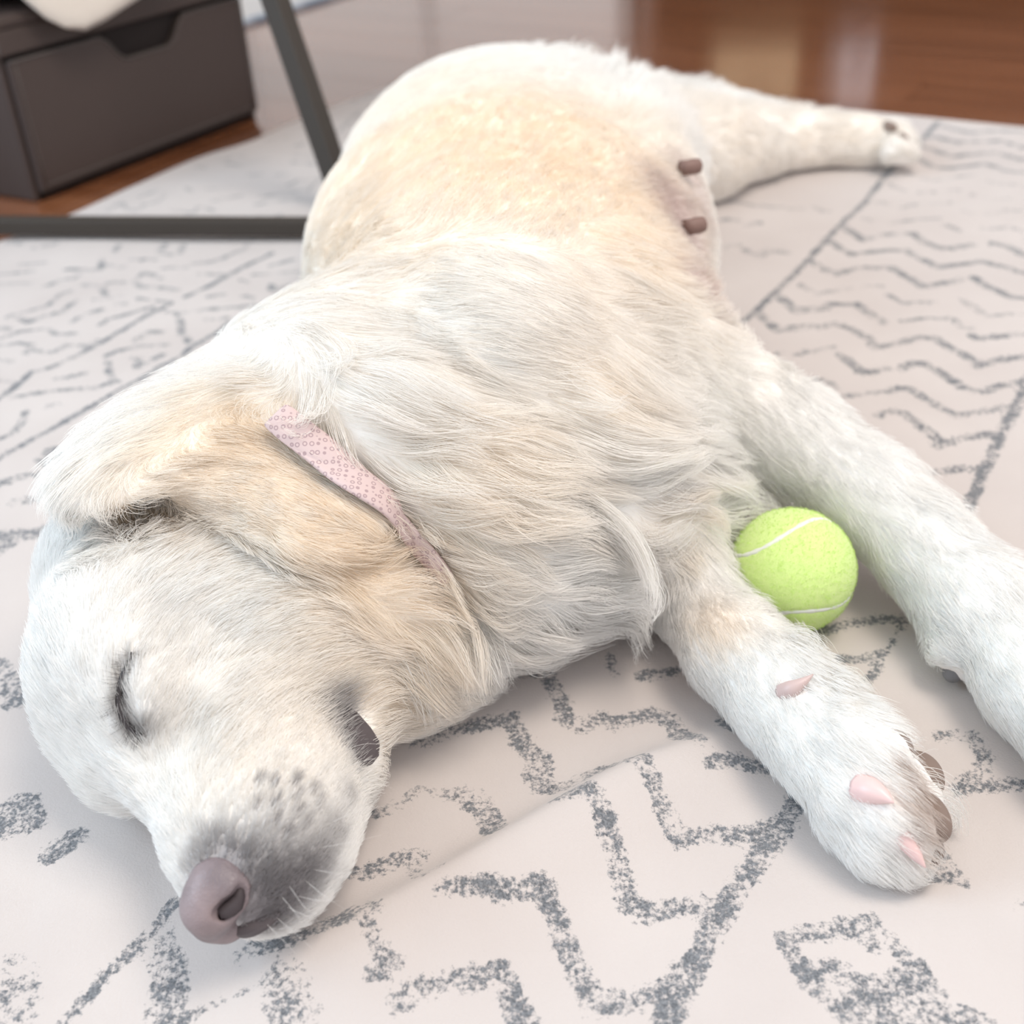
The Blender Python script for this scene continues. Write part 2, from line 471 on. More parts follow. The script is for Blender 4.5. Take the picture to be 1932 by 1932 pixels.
pr(1, 3.2, .25, [(990, 500), (1040, 500), (1060, 540), (1070, 620), (1110, 660)], [(1080, 500), (1240, 480), (1380, 470), (1490, 450)], [(1220, 540), (1340, 530)], [(1430, 400), (1490, 410)], [(1220, 410), (1310, 390)], [(1410, 300), (1450, 310)],
   [(1590, 330), (1600, 370), (1690, 330)], [(1490, 270), (1640, 260), (1790, 250)], [(1580, 220), (1710, 190)], [(790, 660), (880, 610), (960, 610)], [(620, 750), (680, 720), (830, 690), (990, 680)], [(630, 780), (640, 850), (660, 900)],
   [(790, 760), (830, 760), (800, 820), (950, 740)], [(330, 890), (440, 870), (510, 850)], [(70, 1000), (220, 970), (380, 950), (560, 940), (690, 900)], [(270, 1050), (350, 1030)], [(0, 1240), (80, 1200), (120, 1150), (150, 1080)],
   [(0, 900), (80, 910)], [(0, 780), (60, 790)], [(0, 690), (60, 680)], [(100, 670), (200, 690), (150, 740)], [(190, 720), (300, 740), (390, 690), (540, 690), (560, 660)], [(0, 640), (130, 600), (280, 590), (330, 620), (440, 620)], [(0, 580), (60, 590)],
   [(50, 520), (200, 480), (280, 460), (350, 390), (410, 370)], [(110, 530), (170, 550), (260, 520), (370, 490), (440, 430)], [(420, 550), (470, 520), (600, 480)], [(560, 420), (720, 400)], [(690, 450), (740, 450)], [(480, 330), (600, 340), (620, 400)],
   [(650, 320), (790, 320), (830, 350), (930, 350), (1040, 370)], [(790, 310), (850, 260), (950, 300)], [(270, 340), (350, 300), (440, 290), (500, 250), (590, 240), (600, 190)], [(0, 330), (180, 320)], [(0, 270), (180, 250)], [(120, 210), (260, 200)],
   [(390, 240), (500, 240)], [(640, 220), (720, 230)], [(680, 140), (700, 110)], [(760, 190), (920, 190)], [(930, 150), (1000, 160), (1060, 150), (1080, 100)], [(930, 150), (970, 100)], [(950, 240), (1100, 230)], [(1140, 210), (1250, 200)],
   [(1200, 200), (1300, 180), (1440, 120), (1480, 70)], [(1170, 270), (1360, 270)], [(820, 420), (990, 440)], [(200, 120), (340, 95)], [(40, 90), (130, 95)])
pr(2, 3.0, .2, [(330, 740), (400, 700), (440, 740), (500, 740), (530, 710), (600, 700), (640, 650)], [(500, 670), (600, 630)], [(680, 740), (790, 750), (830, 715), (900, 740)], [(870, 630), (980, 620)], [(760, 620), (780, 640)], [(900, 690), (1050, 660)],
   [(930, 480), (1060, 450)], [(1070, 480), (1190, 470)], [(1100, 550), (1160, 545)], [(1190, 355), (1310, 340)], [(1150, 670), (1330, 640), (1420, 630), (1480, 560)], [(1130, 710), (1300, 690), (1370, 690)], [(1340, 440), (1480, 450)], [(1330, 480), (1480, 490)],
   [(1250, 545), (1300, 540)], [(1310, 600), (1360, 570), (1440, 570)], [(1550, 240), (1640, 230)], [(1580, 320), (1700, 200)], [(1650, 160), (1780, 110)], [(1130, 770), (1270, 770)], [(980, 490), (1060, 500)], [(800, 500), (860, 510)], [(230, 780), (330, 780)], [(1340, 390), (1400, 370)])

ug = np.concatenate([[-2.5, -2.3, -2.1, -1.9], np.arange(-1.72, -.012, .0032), [-.010, -.006, -.003, 0.0]])
vg = np.concatenate([[-2.6, -2.4, -2.2, -2.0, -1.85, -1.75], np.arange(-1.66, -.012, .0032), [-.010, -.006, -.003, 0.0]])
GU, GV = np.meshgrid(ug, vg, indexing='ij')
RX = CORNER[0] + EU[0] * GU + EV[0] * GV
RY = CORNER[1] + EU[1] * GU + EV[1] * GV
# wavy selvedge on the long and the short side
wob = .006 * np.sin(GU * 9.0) + .004 * np.sin(GU * 23 + 1)
RX += EV[0] * wob * np.clip(1 + GV / .25, 0, 1)
RY += EV[1] * wob * np.clip(1 + GV / .25, 0, 1)
RZ = np.zeros_like(RX)


def ridge(pts, h, w, asym=1.0):
    d = np.full(RX.shape, 9.0)
    hh = np.zeros(RX.shape)
    pts = [P(*p)[:2] for p in pts]
    n = len(pts) - 1
    for i in range(n):
        a, b = pts[i], pts[i + 1]
        ab = b - a
        t = np.clip(((RX - a[0]) * ab[0] + (RY - a[1]) * ab[1]) / (ab @ ab), 0, 1)
        dx, dy = RX - a[0] - t * ab[0], RY - a[1] - t * ab[1]
        dd = np.hypot(dx, dy)
        side = np.sign(dx * ab[1] - dy * ab[0])
        ww = np.where(side > 0, dd / (w * asym), dd / w)
        s = (i + t) / n
        m = ww < d
        d = np.where(m, ww, d)
        hh = np.where(m, h * np.sin(np.pi * np.clip(s * .9 + .05, 0, 1)), hh)
    return hh * np.exp(-d ** 2)


RZ += ridge([(560, 1830), (700, 1755), (830, 1690), (1108, 1530), (1204, 1474), (1338, 1417), (1420, 1370)], .0150, .011, 2.8)
RZ += ridge([(1500, 1230), (1640, 1300), (1800, 1290), (1932, 1330)], .003, .03)
RZ += ridge([(60, 1720), (200, 1690), (300, 1660)], .002, .03)
RZ += ridge([(420, 1932), (640, 1830), (800, 1790)], .003, .025)
RZ += .0006 * np.sin(RX * 31 + 2 * np.sin(RY * 17)) + .0005 * np.sin(RY * 43 + RX * 11)
rim = np.minimum(-GU, -GV)
RZ -= np.where(rim < .0101, .007 * (1 - rim / .0101) ** 2, 0)
PD = np.full(RX.size, .02)
PN = np.zeros(RX.size)
rx, ry = RX.ravel(), RY.ravel()
for view, hw, dens, pts in PR:
    s, ox, oy = VIEWS[view]
    w = [P(p[0] * s + ox, p[1] * s + oy)[:2] for p in pts]
    hw *= .00128
    lo = np.min(w, 0) - .025
    hi = np.max(w, 0) + .025
    idx = np.nonzero((rx > lo[0]) & (rx < hi[0]) & (ry > lo[1]) & (ry < hi[1]))[0]
    if not len(idx):
        continue
    x, y = rx[idx], ry[idx]
    dm = np.full(len(idx), 9.0)
    for a, b in zip(w[:-1], w[1:]):
        ab = b - a
        t = np.clip(((x - a[0]) * ab[0] + (y - a[1]) * ab[1]) / (ab @ ab + 1e-12), 0, 1)
        dm = np.minimum(dm, np.hypot(x - a[0] - t * ab[0], y - a[1] - t * ab[1]))
    dd = np.maximum(dm - hw, -.0012)
    better = dd < PD[idx]
    PN[idx] = np.where(better, dens, PN[idx])
    PD[idx] = np.where(better, dd, PD[idx])
nu, nv = len(ug), len(vg)
ii = (np.arange(nu - 1)[:, None] * nv + np.arange(nv - 1)[None, :]).ravel()
RQ = np.stack([ii, ii + nv, ii + nv + 1, ii + 1], 1)
if np.cross(EU, EV)[2] < 0:
    RQ = RQ[:, ::-1]
RV = np.stack([rx, ry, RZ.ravel()], 1)
# skirt down to the floor so that the rug has thickness
loop = np.concatenate([np.arange(nv), (np.arange(1, nu)) * nv + nv - 1, (nu - 1) * nv + np.arange(nv - 2, -1, -1), np.arange(nu - 2, 0, -1) * nv])
base = RV[loop].copy()
base[:, 2] = FLOOR_Z + .0004
nb = len(RV)
k = np.arange(len(loop))
SK = np.stack([loop, np.roll(loop, -1), nb + np.roll(k, -1), nb + k], 1)
rug = fast_mesh('rug', np.vstack([RV, base]), np.vstack([RQ, SK]), M_rug)
for nm, arr in (('print_distance', PD), ('print_density', PN)):
    a = rug.data.attributes.new(nm, 'FLOAT', 'POINT')
    a.data.foreach_set('value', np.concatenate([arr, np.full(len(base), .02 if nm == 'print_distance' else 0.)]).astype(np.float32))
rug['label'] = 'cream rug with grey zigzag and diamond print under the dog'
rug['category'] = 'rug'

# second mat far left behind the storage box
M_mat = new_mat('cream_mat', (.74, .69, .65), .95, .1)
M_braid = new_mat('blue_grey_braid', (.50, .53, .58), .9, .1)
M_braid2 = new_mat('slate_braid', (.34, .38, .44), .9, .1)
mat_root = bpy.data.objects.new('floor_mat', None)
COL.objects.link(mat_root)
mat_root['label'] = 'cream floor mat with grey blue braided edge behind the storage box'
mat_root['category'] = 'mat'
a = P(440, 56, FLOOR_Z)
b = P(640, -6, FLOOR_Z)
du = unit(b - a)
dvv = np.array([-du[1], du[0], 0])
mid = a + du * .25 + dvv * .47
Mx = np.array([du, dvv, [0, 0, 1]]).T
V, Fc = box_geo(mid + [0, 0, .003], (1.1, .9, .005), Mx)
bevel_obj(make_obj('mat_field', V, Fc, M_mat, mat_root), .001)
seg_me = {}
for i in range(30):
    V, Fc = box_geo((0, 0, 0), (.034, .026, .007))
    mt = (M_braid, M_braid, M_braid2)[(i * 7 // 3) % 3]
    if mt.name not in seg_me:
        me = bpy.data.meshes.new('braid_block')
        me.from_pydata([tuple(v) for v in V], [], Fc)
        me.materials.append(mt)
        seg_me[mt.name] = me
    o = bpy.data.objects.new('braid_block', seg_me[mt.name])
    COL.objects.link(o)
    o.parent = mat_root
    o.location = a + du * (-.29 + .0365 * i) + dvv * .006 + np.array([0, 0, .0035])
    o.rotation_euler = (0, 0, math.atan2(du[1], du[0]))

# ------------------------------------------------------------------ storage box, cushion, table
BL, BR = P(80, 385, FLOOR_Z), P(495, 221, FLOOR_Z)
bu = unit(BR - BL)
bv = np.array([-bu[1], bu[0], 0])
bl = np.linalg.norm(BR - BL)
BH, BD = .196, .36
sb = bpy.data.objects.new('storage_box', None)
COL.objects.link(sb)
sb['label'] = 'dark brown leatherette storage box with scooped front pocket on the wood floor'
sb['category'] = 'box'
MB = np.array([bu, bv, [0, 0, 1]]).T


def bp(x, y, z):
    return BL + bu * x + bv * y + np.array([0, 0, z])


def bbox(name, c, s, mat, bev=.003):
    V, Fc = box_geo(bp(*c), s, MB)
    return bevel_obj(make_obj(name, V, Fc, mat, sb), bev)


t = .008
bbox('side_panel', (t / 2, BD / 2 + .004, BH / 2 - .006), (t, BD - .012, BH - .012), M_box)
bbox('side_panel', (bl - t / 2, BD / 2 + .004, BH / 2 - .006), (t, BD - .012, BH - .012), M_box)
bbox('back_panel', (bl / 2, BD - t / 2, BH / 2 - .006), (bl - 2 * t - .001, t, BH - .012), M_box)
bbox('bottom_panel', (bl / 2, BD / 2, .005), (bl - 2 * t - .001, BD - 2 * t - .001, .008), M_boxdark)
bbox('front_panel', (bl / 2, .013, BH / 2 - .006), (bl - 2 * t - .001, .006, BH - .014), M_boxdark)
bbox('lid', (bl / 2, BD / 2, BH - .006), (bl + .006, BD + .006, .012), M_box, .004)
bbox('lid_front', (bl / 2, .003, BH - .0255), (bl + .004, .007, .027), M_box, .003)
# pocket panel with the scooped hand hole: a plate with its top edge cut
ztop = .151
pts = [(0.006, 0.012), (bl - .006, .012), (bl - .006, ztop)]
for f in np.linspace(0, 1, 13):          # scoop from right to left
    x = .71 - f * .36
    e = min(f, 1 - f) * 4.2
    s = min(1, e)
    s = s * s * (3 - 2 * s)
    pts.append((bl * x, ztop - .030 * s))
pts.append((0.006, ztop))
n = len(pts)
Vv = [bp(x, .000, z) for x, z in pts] + [bp(x, .008, z) for x, z in pts]
Ff = [tuple(range(n)), tuple(range(2 * n - 1, n - 1, -1))] + [(i, n + i, n + (i + 1) % n, (i + 1) % n) for i in range(n)]
pocket = make_obj('pocket_panel', Vv, Ff, M_box, sb)
V, Fc = tube_geo([bp(x, -.0005, z) for x, z in pts[2:]], .0016, 6)
make_obj('edge_piping', V, Fc, M_stitch, pocket, True)
for z in (.018,):
    V, Fc = tube_geo([bp(x, -.0006, z) for x in np.linspace(.01, bl - .01, 6)], .0011, 6)
    make_obj('seam', V, Fc, M_stitch, pocket, True)
for x in (.012, bl - .012):
    V, Fc = tube_geo([bp(x, -.0006, z) for z in np.linspace(.014, ztop - .002, 5)], .0011, 6)
    make_obj('seam', V, Fc, M_stitch, pocket, True)

# fleece cushion on the box
cu = bpy.data.objects.new('fleece_cushion', None)
COL.objects.link(cu)
cu['label'] = 'cream fleece cushion lying on top of the dark storage box'
cu['category'] = 'cushion'
Vc, Qc = [], []
na, nr = 48, 14
for j in range(nr + 1):
    ph = math.pi * (j / nr - .5)
    for i in range(na):
        th = 2 * math.pi * i / na
        ex = .55
        cxx = math.copysign(abs(math.cos(th)) ** ex, math.cos(th)) * max(math.cos(ph), 0) ** .5
        cyy = math.copysign(abs(math.sin(th)) ** ex, math.sin(th)) * max(math.cos(ph), 0) ** .5
        x, y = cxx * .19, cyy * .188
        z = .045 * math.sin(ph) * (1.05 - .35 * (cxx ** 2 + cyy ** 2) / 2) + .002 * math.sin(9 * x + 17 * y)
        yl = BD / 2 + y - .031
        front = min(1, max(0, (-.004 - yl) / .03))
        Vc.append(bp(bl * .5 + x - .012, yl, BH + .047 + z - .056 * front * max(0, .8 - .9 * cxx)))
for j in range(nr):
    for i in range(na):
        Qc.append((j * na + i, j * na + (i + 1) % na, (j + 1) * na + (i + 1) % na, (j + 1) * na + i))
cover = make_obj('cover', Vc, Qc, M_cushion, cu, True)

# table: black steel frame
tb = bpy.data.objects.new('side_table', None)
COL.objects.link(tb)
tb['label'] = 'black steel framed table with floor rail and slanted leg beside the dog'
tb['category'] = 'table'


def bar(name, a, b, w, h, parent, mat=M_metal, upv=(0, 0, 1), bev=.0025):
    a, b = np.array(a, float), np.array(b, float)
    d = unit(b - a)
    s = unit(np.cross(d, upv))
    u_ = np.cross(s, d)
    V, Fc = box_geo((a + b) / 2, (np.linalg.norm(b - a), w, h), np.array([d, s, u_]).T)
    return bevel_obj(make_obj(name, V, Fc, mat, parent), bev)


r0, r1 = P(-260, 424, .014), P(603, 428, .014)
lf, lt = P(652, 385, .010), P(521, 4, .195)
ld = unit(lt - lf)
lt2 = lf + ld * (.72 / ld[2])
leg_foot = lf
bar('floor_rail', r0, r1, .016, .017, tb)
bar('cross_rail', r1 + np.array([.004, .004, 0]), np.array([lf[0], lf[1], .014]), .016, .017, tb)
bar('leg', lf, lt2, .022, .022, tb, upv=EV)
l2 = lf + (r0 - r1)
bar('leg', np.array([l2[0], l2[1], .01]), lt2 + (r0 - r1) * .75, .022, .022, tb, upv=EV)
top_c = lt2 + (r0 - r1) * .42 + np.array([.30, .20, .012])
V, Fc = box_geo(top_c, (1.15, .80, .022), np.array([unit(r0 - r1), np.cross([0, 0, 1], unit(r0 - r1)), [0, 0, 1]]).T)
bevel_obj(make_obj('table_top', V, Fc, M_metal, tb), .004)  # unseen top, widened and shifted to shade the rump and the back of the rug
# ------------------------------------------------------------------ tennis ball
ball_c = P(1494, 1076, .0333)
BR_ = .0328
ball = bpy.data.objects.new('tennis_ball', None)
COL.objects.link(ball)
ball.location = ball_c * np.array([1, 1, 0])
ball['label'] = 'bright yellow green tennis ball with white seam between the front legs'
ball['category'] = 'ball'
# seam curve of a tennis ball, turned so that it crosses the top as in the photo
ts = np.linspace(0, 2 * np.pi, 241)[:-1]
aa, bb = .75, .25
sc_ = np.stack([aa * np.cos(ts) + bb * np.cos(3 * ts), aa * np.sin(ts) - bb * np.sin(3 * ts), 2 * math.sqrt(aa * bb) * np.sin(2 * ts)], 1)
sc_ /= np.linalg.norm(sc_, axis=1)[:, None]


def ball_dir(px, py):
    """unit direction from the ball's centre to the near surface point seen at (px, py)"""
    d = unit(CAMR @ np.array([px - 966., 966. - py, -FPX]))
    o = np.array([0, 0, HCAM]) - ball_c
    b_ = o @ d
    disc = b_ * b_ - (o @ o - BR_ ** 2)
    tt = -b_ - math.sqrt(max(disc, 0))
    return unit(o + d * tt)


tgt = [ball_dir(1384, 1047), ball_dir(1425, 1033), ball_dir(1470, 1018), ball_dir(1505, 999), ball_dir(1527, 975)]
best = None
rq = np.random.default_rng(3)
for it in range(6000):
    q = rq.normal(size=4) if it < 2500 else best[1] + rq.normal(size=4) * (.25 if it < 4000 else .05)
    q = q / np.linalg.norm(q)
    w_, x_, y_, z_ = q
    Rm = np.array([[1 - 2 * (y_ * y_ + z_ * z_), 2 * (x_ * y_ - z_ * w_), 2 * (x_ * z_ + y_ * w_)], [2 * (x_ * y_ + z_ * w_), 1 - 2 * (x_ * x_ + z_ * z_), 2 * (y_ * z_ - x_ * w_)],
                   [2 * (x_ * z_ - y_ * w_), 2 * (y_ * z_ + x_ * w_), 1 - 2 * (x_ * x_ + y_ * y_)]])
    C = sc_ @ Rm.T
    e = sum(np.min(((C - t_) ** 2).sum(1)) for t_ in tgt)
    # keep the lower front of the ball free of other seams, bar the short one at the bottom
    for fp in ((1500, 1090), (1430, 1110), (1560, 1060)):
        e += max(0, .25 - np.sqrt(np.min(((C - ball_dir(*fp)) ** 2).sum(1)))) * .6
    e += .3 * np.min(((C - ball_dir(1545, 1165)) ** 2).sum(1))
    if best is None or e < best[0]:
        best = (e, q, C)
SEAM = best[2]
M_felt = new_mat('ball_felt', (.6, .86, .2), .95, .05)
bsdf(M_felt).inputs['Sheen Weight'].default_value = .35
n1 = N(M_felt, 'ShaderNodeTexNoise', i_Scale=900.0, i_Detail=3.0)
n2 = N(M_felt, 'ShaderNodeTexNoise', i_Scale=140.0, i_Detail=2.0)
fc_ = ramp(M_felt, [(.3, (.66, .90, .27)), (.7, (.80, .95, .40))], n2.outputs[0])
L(M_felt, fc_, bsdf(M_felt).inputs['Base Color'])
bump(M_felt, n1.outputs[0], .4, .0008)
M_seam = new_mat('ball_seam_rubber', (.80, .82, .76), .7, .2)
# icosphere-like grid sphere with the seam pressed in
bm = bmesh.new()
bmesh.ops.create_icosphere(bm, subdivisions=6, radius=1.0)
BVs = np.array([v.co for v in bm.verts])
BFs = np.array([[v.index for v in f.verts] for f in bm.faces])
bm.free()
dmin = np.full(len(BVs), 9.)
for k in range(0, len(SEAM)):
    dmin = np.minimum(dmin, np.linalg.norm(BVs - SEAM[k], axis=1))
groove = np.exp(-(dmin / .045) ** 2)
BVv = BVs * (BR_ - .0009 * groove + .00010 * rng.normal(size=len(BVs)) * (groove < .2))[:, None]
ofs = np.array([0, 0, ball_c[2]])
fast_mesh('felt', BVv + ofs, BFs, M_felt, ball)
SR = SEAM * (BR_ - .0003)
wid = .0013 * (1 + .35 * np.sin(np.arange(len(SR)) * .9) * np.sin(np.arange(len(SR)) * .37))
tang = np.roll(SR, -1, 0) - np.roll(SR, 1, 0)
tang /= np.linalg.norm(tang, axis=1)[:, None]
side = np.cross(tang, SEAM)
Vs, Qs = [], []
for k in range(len(SR)):
    Vs += [SR[k] - side[k] * wid[k] - SEAM[k] * .0012, SR[k] - side[k] * wid[k] * .8, SR[k] + SEAM[k] * .0003, SR[k] + side[k] * wid[k] * .8, SR[k] + side[k] * wid[k] - SEAM[k] * .0012]
n = len(SR)
for k in range(n):
    for j in range(4):
        Qs.append((k * 5 + j, ((k + 1) % n) * 5 + j, ((k + 1) % n) * 5 + j + 1, k * 5 + j + 1))
fast_mesh('seam', np.array(Vs) + ofs, np.array(Qs), M_seam, ball)

# ------------------------------------------------------------------ the dog: one continuous body from blended volumes


def smin(a, b, k):
    h = np.clip(.5 + .5 * (b - a) / k, 0, 1)
    return b * (1 - h) + a * h - k * h * (1 - h)


class Field:
    """a sampled distance field that volumes are blended into"""

    def __init__(self, lo, hi, vox):
        self.lo, self.vox = np.array(lo, float), vox
        self.n = np.ceil((np.array(hi) - self.lo) / vox).astype(int) + 1
        self.f = np.full(self.n, 1.0, np.float32)
        self.g = [self.lo[a] + vox * np.arange(self.n[a]) for a in range(3)]

    def region(self, lo, hi):
        a = np.clip(np.floor((np.array(lo) - self.lo) / self.vox).astype(int), 0, self.n)
        b = np.clip(np.ceil((np.array(hi) - self.lo) / self.vox).astype(int) + 1, 0, self.n)
        return tuple(slice(a[i], b[i]) for i in range(3))

    def coords(self, sl):
        return np.meshgrid(*[self.g[a][sl[a]].astype(np.float32) for a in range(3)], indexing='ij', sparse=True)

    def blend(self, sl, d, k, op):
        if d.size == 0:
            return
        if op == 'add':
            self.f[sl] = smin(self.f[sl], d, k)
        else:
            self.f[sl] = -smin(-self.f[sl], d, k)

    def cone(self, p1, r1, p2, r2, k=.02, op='add'):
        p1, p2 = np.asarray(p1, float), np.asarray(p2, float)
        m = max(r1, r2) + k + .012
        sl = self.region(np.minimum(p1, p2) - m, np.maximum(p1, p2) + m)
        X, Y, Z = self.coords(sl)
        ba = p2 - p1
        l2 = ba @ ba + 1e-12
        t = np.clip(((X - p1[0]) * ba[0] + (Y - p1[1]) * ba[1] + (Z - p1[2]) * ba[2]) / l2, 0, 1)
        d = np.sqrt((X - p1[0] - t * ba[0]) ** 2 + (Y - p1[1] - t * ba[1]) ** 2 + (Z - p1[2] - t * ba[2]) ** 2) - (r1 + (r2 - r1) * t)
        self.blend(sl, d.astype(np.float32), k, op)

    def cones(self, w, k=.02, op='add'):
        for (p, r), (q, s) in zip(w[:-1], w[1:]):
            self.cone(p, r, q, s, k, op)

    def chain(self, pts, k=.02, op='add'):
        """pts: (px, py, height, radius)"""
        self.cones([(P(a, b, c), r) for a, b, c, r in pts], k, op)

    def ell(self, c, rad, ax=None, k=.02, op='add'):
        c, rad = np.asarray(c, float), np.asarray(rad, float)
        A = np.eye(3) if ax is None else np.asarray(ax)
        ext = np.sqrt(((A * rad[:, None]) ** 2).sum(0)) + k + .012
        sl = self.region(c - ext, c + ext)
        X, Y, Z = self.coords(sl)
        X, Y, Z = X - c[0], Y - c[1], Z - c[2]
        k0 = k1 = 0
        for i in range(3):
            q = X * A[i, 0] + Y * A[i, 1] + Z * A[i, 2]
            k0 = k0 + (q / rad[i]) ** 2
            k1 = k1 + (q / rad[i] ** 2) ** 2
        k0, k1 = np.sqrt(k0), np.sqrt(k1)
        self.blend(sl, (k0 * (k0 - 1) / (k1 + 1e-9)).astype(np.float32), k, op)

    def sample(self, X):
        """trilinear value at points X"""
        q = np.clip((np.asarray(X) - self.lo) / self.vox, 0, self.n - 1.001)
        i = q.astype(np.int32)
        t = (q - i).astype(np.float32)
        r = 0
        for a in (0, 1):
            wa = t[:, 0] if a else 1 - t[:, 0]
            for b in (0, 1):
                wb = wa * (t[:, 1] if b else 1 - t[:, 1])
                for c in (0, 1):
                    r = r + wb * (t[:, 2] if c else 1 - t[:, 2]) * self.f[i[:, 0] + a, i[:, 1] + b, i[:, 2] + c]
        return r

    def grad(self, X, e=.004):
        X = np.asarray(X)
        g = np.stack([self.sample(X + np.eye(3)[a] * e) - self.sample(X - np.eye(3)[a] * e) for a in range(3)], 1)
        return g / (np.linalg.norm(g, axis=1)[:, None] + 1e-9)

    def hit(self, px, py):
        """first surface point seen at a photo pixel, with its normal"""
        d = unit(CAMR @ np.array([px - 966., 966. - py, -FPX]))
        t = np.arange(.25, 1.7, .0012)
        X = np.array([0, 0, HCAM]) + t[:, None] * d
        ok = np.all((X > self.lo) & (X < self.lo + self.vox * (self.n - 1)), 1)
        s = np.where(ok, self.sample(X), 1.0)
        j = np.nonzero(s < 0)[0]
        if not len(j):
            return None
        j = j[0]
        tt = t[j - 1] + (t[j] - t[j - 1]) * s[j - 1] / (s[j - 1] - s[j] + 1e-9)
        x = np.array([0, 0, HCAM]) + tt * d
        return x, self.grad(x[None])[0]

    def mesh(self):
        F_ = self.f
        s = F_ < 0
        nx, ny, nz = F_.shape
        cnt = np.zeros((nx - 1, ny - 1, nz - 1), np.int8)
        for dx in (0, 1):
            for dy in (0, 1):
                for dz in (0, 1):
                    cnt += s[dx:nx - 1 + dx, dy:ny - 1 + dy, dz:nz - 1 + dz]
        act = (cnt > 0) & (cnt < 8)
        idx = np.full(act.shape, -1, np.int64)
        cells = np.argwhere(act)
        idx[act] = np.arange(len(cells))
        acc = np.zeros((len(cells), 3))
        num = np.zeros(len(cells))
        for c0 in [(a, b, c) for a in (0, 1) for b in (0, 1) for c in (0, 1)]:
            for ax in range(3):
                if c0[ax]:
                    continue
                c1 = list(c0)
                c1[ax] = 1
                i0, i1 = cells + np.array(c0), cells + np.array(c1)
                f0 = F_[i0[:, 0], i0[:, 1], i0[:, 2]]
                f1 = F_[i1[:, 0], i1[:, 1], i1[:, 2]]
                cr = (f0 < 0) != (f1 < 0)
                pt = i0 + 0.0
                pt[:, ax] += np.where(cr, f0 / np.where(cr, f0 - f1, 1), 0)
                acc[cr] += pt[cr]
                num[cr] += 1
        Vx = acc / num[:, None]
        quads = []
        for ax in range(3):
            sl0, sl1 = [slice(None)] * 3, [slice(None)] * 3
            sl0[ax], sl1[ax] = slice(0, -1), slice(1, None)
            e = np.argwhere(s[tuple(sl0)] != s[tuple(sl1)])
            b_, c_ = (ax + 1) % 3, (ax + 2) % 3
            e = e[(e[:, b_] > 0) & (e[:, c_] > 0) & (e[:, b_] < F_.shape[b_] - 1) & (e[:, c_] < F_.shape[c_] - 1)]
            inside = s[e[:, 0], e[:, 1], e[:, 2]]
            q = []
            for db, dc in ((-1, -1), (0, -1), (0, 0), (-1, 0)):
                f = e.copy()
                f[:, b_] += db
                f[:, c_] += dc
                q.append(idx[f[:, 0], f[:, 1], f[:, 2]])
            q = np.stack(q, 1)
            q[~inside] = q[~inside][:, ::-1]
            quads.append(q)
        return self.lo + Vx * self.vox, np.vstack(quads)


def smooth_mesh(V, Q, it, lam=.5):
    e = np.vstack([Q[:, [0, 1]], Q[:, [1, 2]], Q[:, [2, 3]], Q[:, [3, 0]]])
    i_ = np.concatenate([e[:, 0], e[:, 1]])
    j_ = np.concatenate([e[:, 1], e[:, 0]])
    deg = np.bincount(i_, minlength=len(V))[:, None]
    for k_ in range(it):
        for lm in (lam, -lam * 1.04):
            s_ = np.stack([np.bincount(i_, weights=V[j_, a], minlength=len(V)) for a in range(3)], 1)
            V = V + lm * (s_ / deg - V)
    return V


def yaw(deg):
    c, s = math.cos(math.radians(deg)), math.sin(math.radians(deg))
    return np.array([[c, s, 0], [-s, c, 0], [0, 0, 1]])


B = Field((-.30, .20, -.004), (.56, 1.42, .262), .0026)
# trunk
B.ell((.000, .800, .098), (.135, .21, .106), yaw(4))
B.ell((.006, 1.00, .090), (.137, .20, .095), k=.04)
B.ell((.020, 1.13, .082), (.130, .135, .082), k=.04)
B.ell(P(1110, 670, .095), (.085, .095, .066), k=.035)
B.ell(P(1210, 420, .088), (.050, .15, .074), k=.03)          # soft belly
B.ell(P(1198, 320, .080), (.051, .10, .068), k=.03)          # brisket
B.ell(P(1090, 925, .064), (.078, .070, .060), k=.035)
B.ell(P(930, 590, .125), (.085, .11, .077), k=.04)          # shoulder muscle          # forechest
# neck
B.chain([(900, 700, .110, .082), (640, 850, .094, .074), (440, 960, .082, .062)], .04)
B.chain([(1000, 900, .078, .070), (780, 1050, .063, .058), (640, 1130, .058, .052)], .04)
B.chain([(960, 1085, .040, .036), (800, 1210, .032, .031), (730, 1285, .027, .026)], .025)   # ruff under the throat
# upper (left) shoulder and foreleg
B.chain([(960, 640, .150, .052), (1175, 700, .105, .047), (1340, 755, .076, .035), (1475, 820, .063, .029), (1645, 940, .047, .0240),
         (1765, 1060, .034, .0225), (1855, 1160, .029, .0245), (1960, 1290, .025, .0225), (2060, 1400, .024, .025)], .018)
# lower (right) foreleg
B.chain([(1150, 940, .055, .046), (1268, 1022, .034, .028), (1308, 1130, .028, .0200), (1388, 1232, .026, .0205), (1485, 1325, .026, .0210), (1570, 1415, .025, .0205), (1632, 1485, .025, .0215)], .018)
# hind legs
B.chain([(1180, 285, .062, .060), (1320, 288, .045, .047), (1420, 272, .034, .034), (1520, 266, .027, .0255), (1620, 270, .024, .0215), (1685, 273, .023, .0215)], .025)
B.chain([(1200, 215, .045, .045), (1340, 222, .03, .030), (1470, 232, .02, .019)], .025)
for a_, b_ in (((1675, 250), (1700, 248)), ((1685, 268), (1712, 270)), ((1685, 285), (1712, 292))):
    B.chain([(*a_, .026, .014), (*b_, .020, .011)], .005)
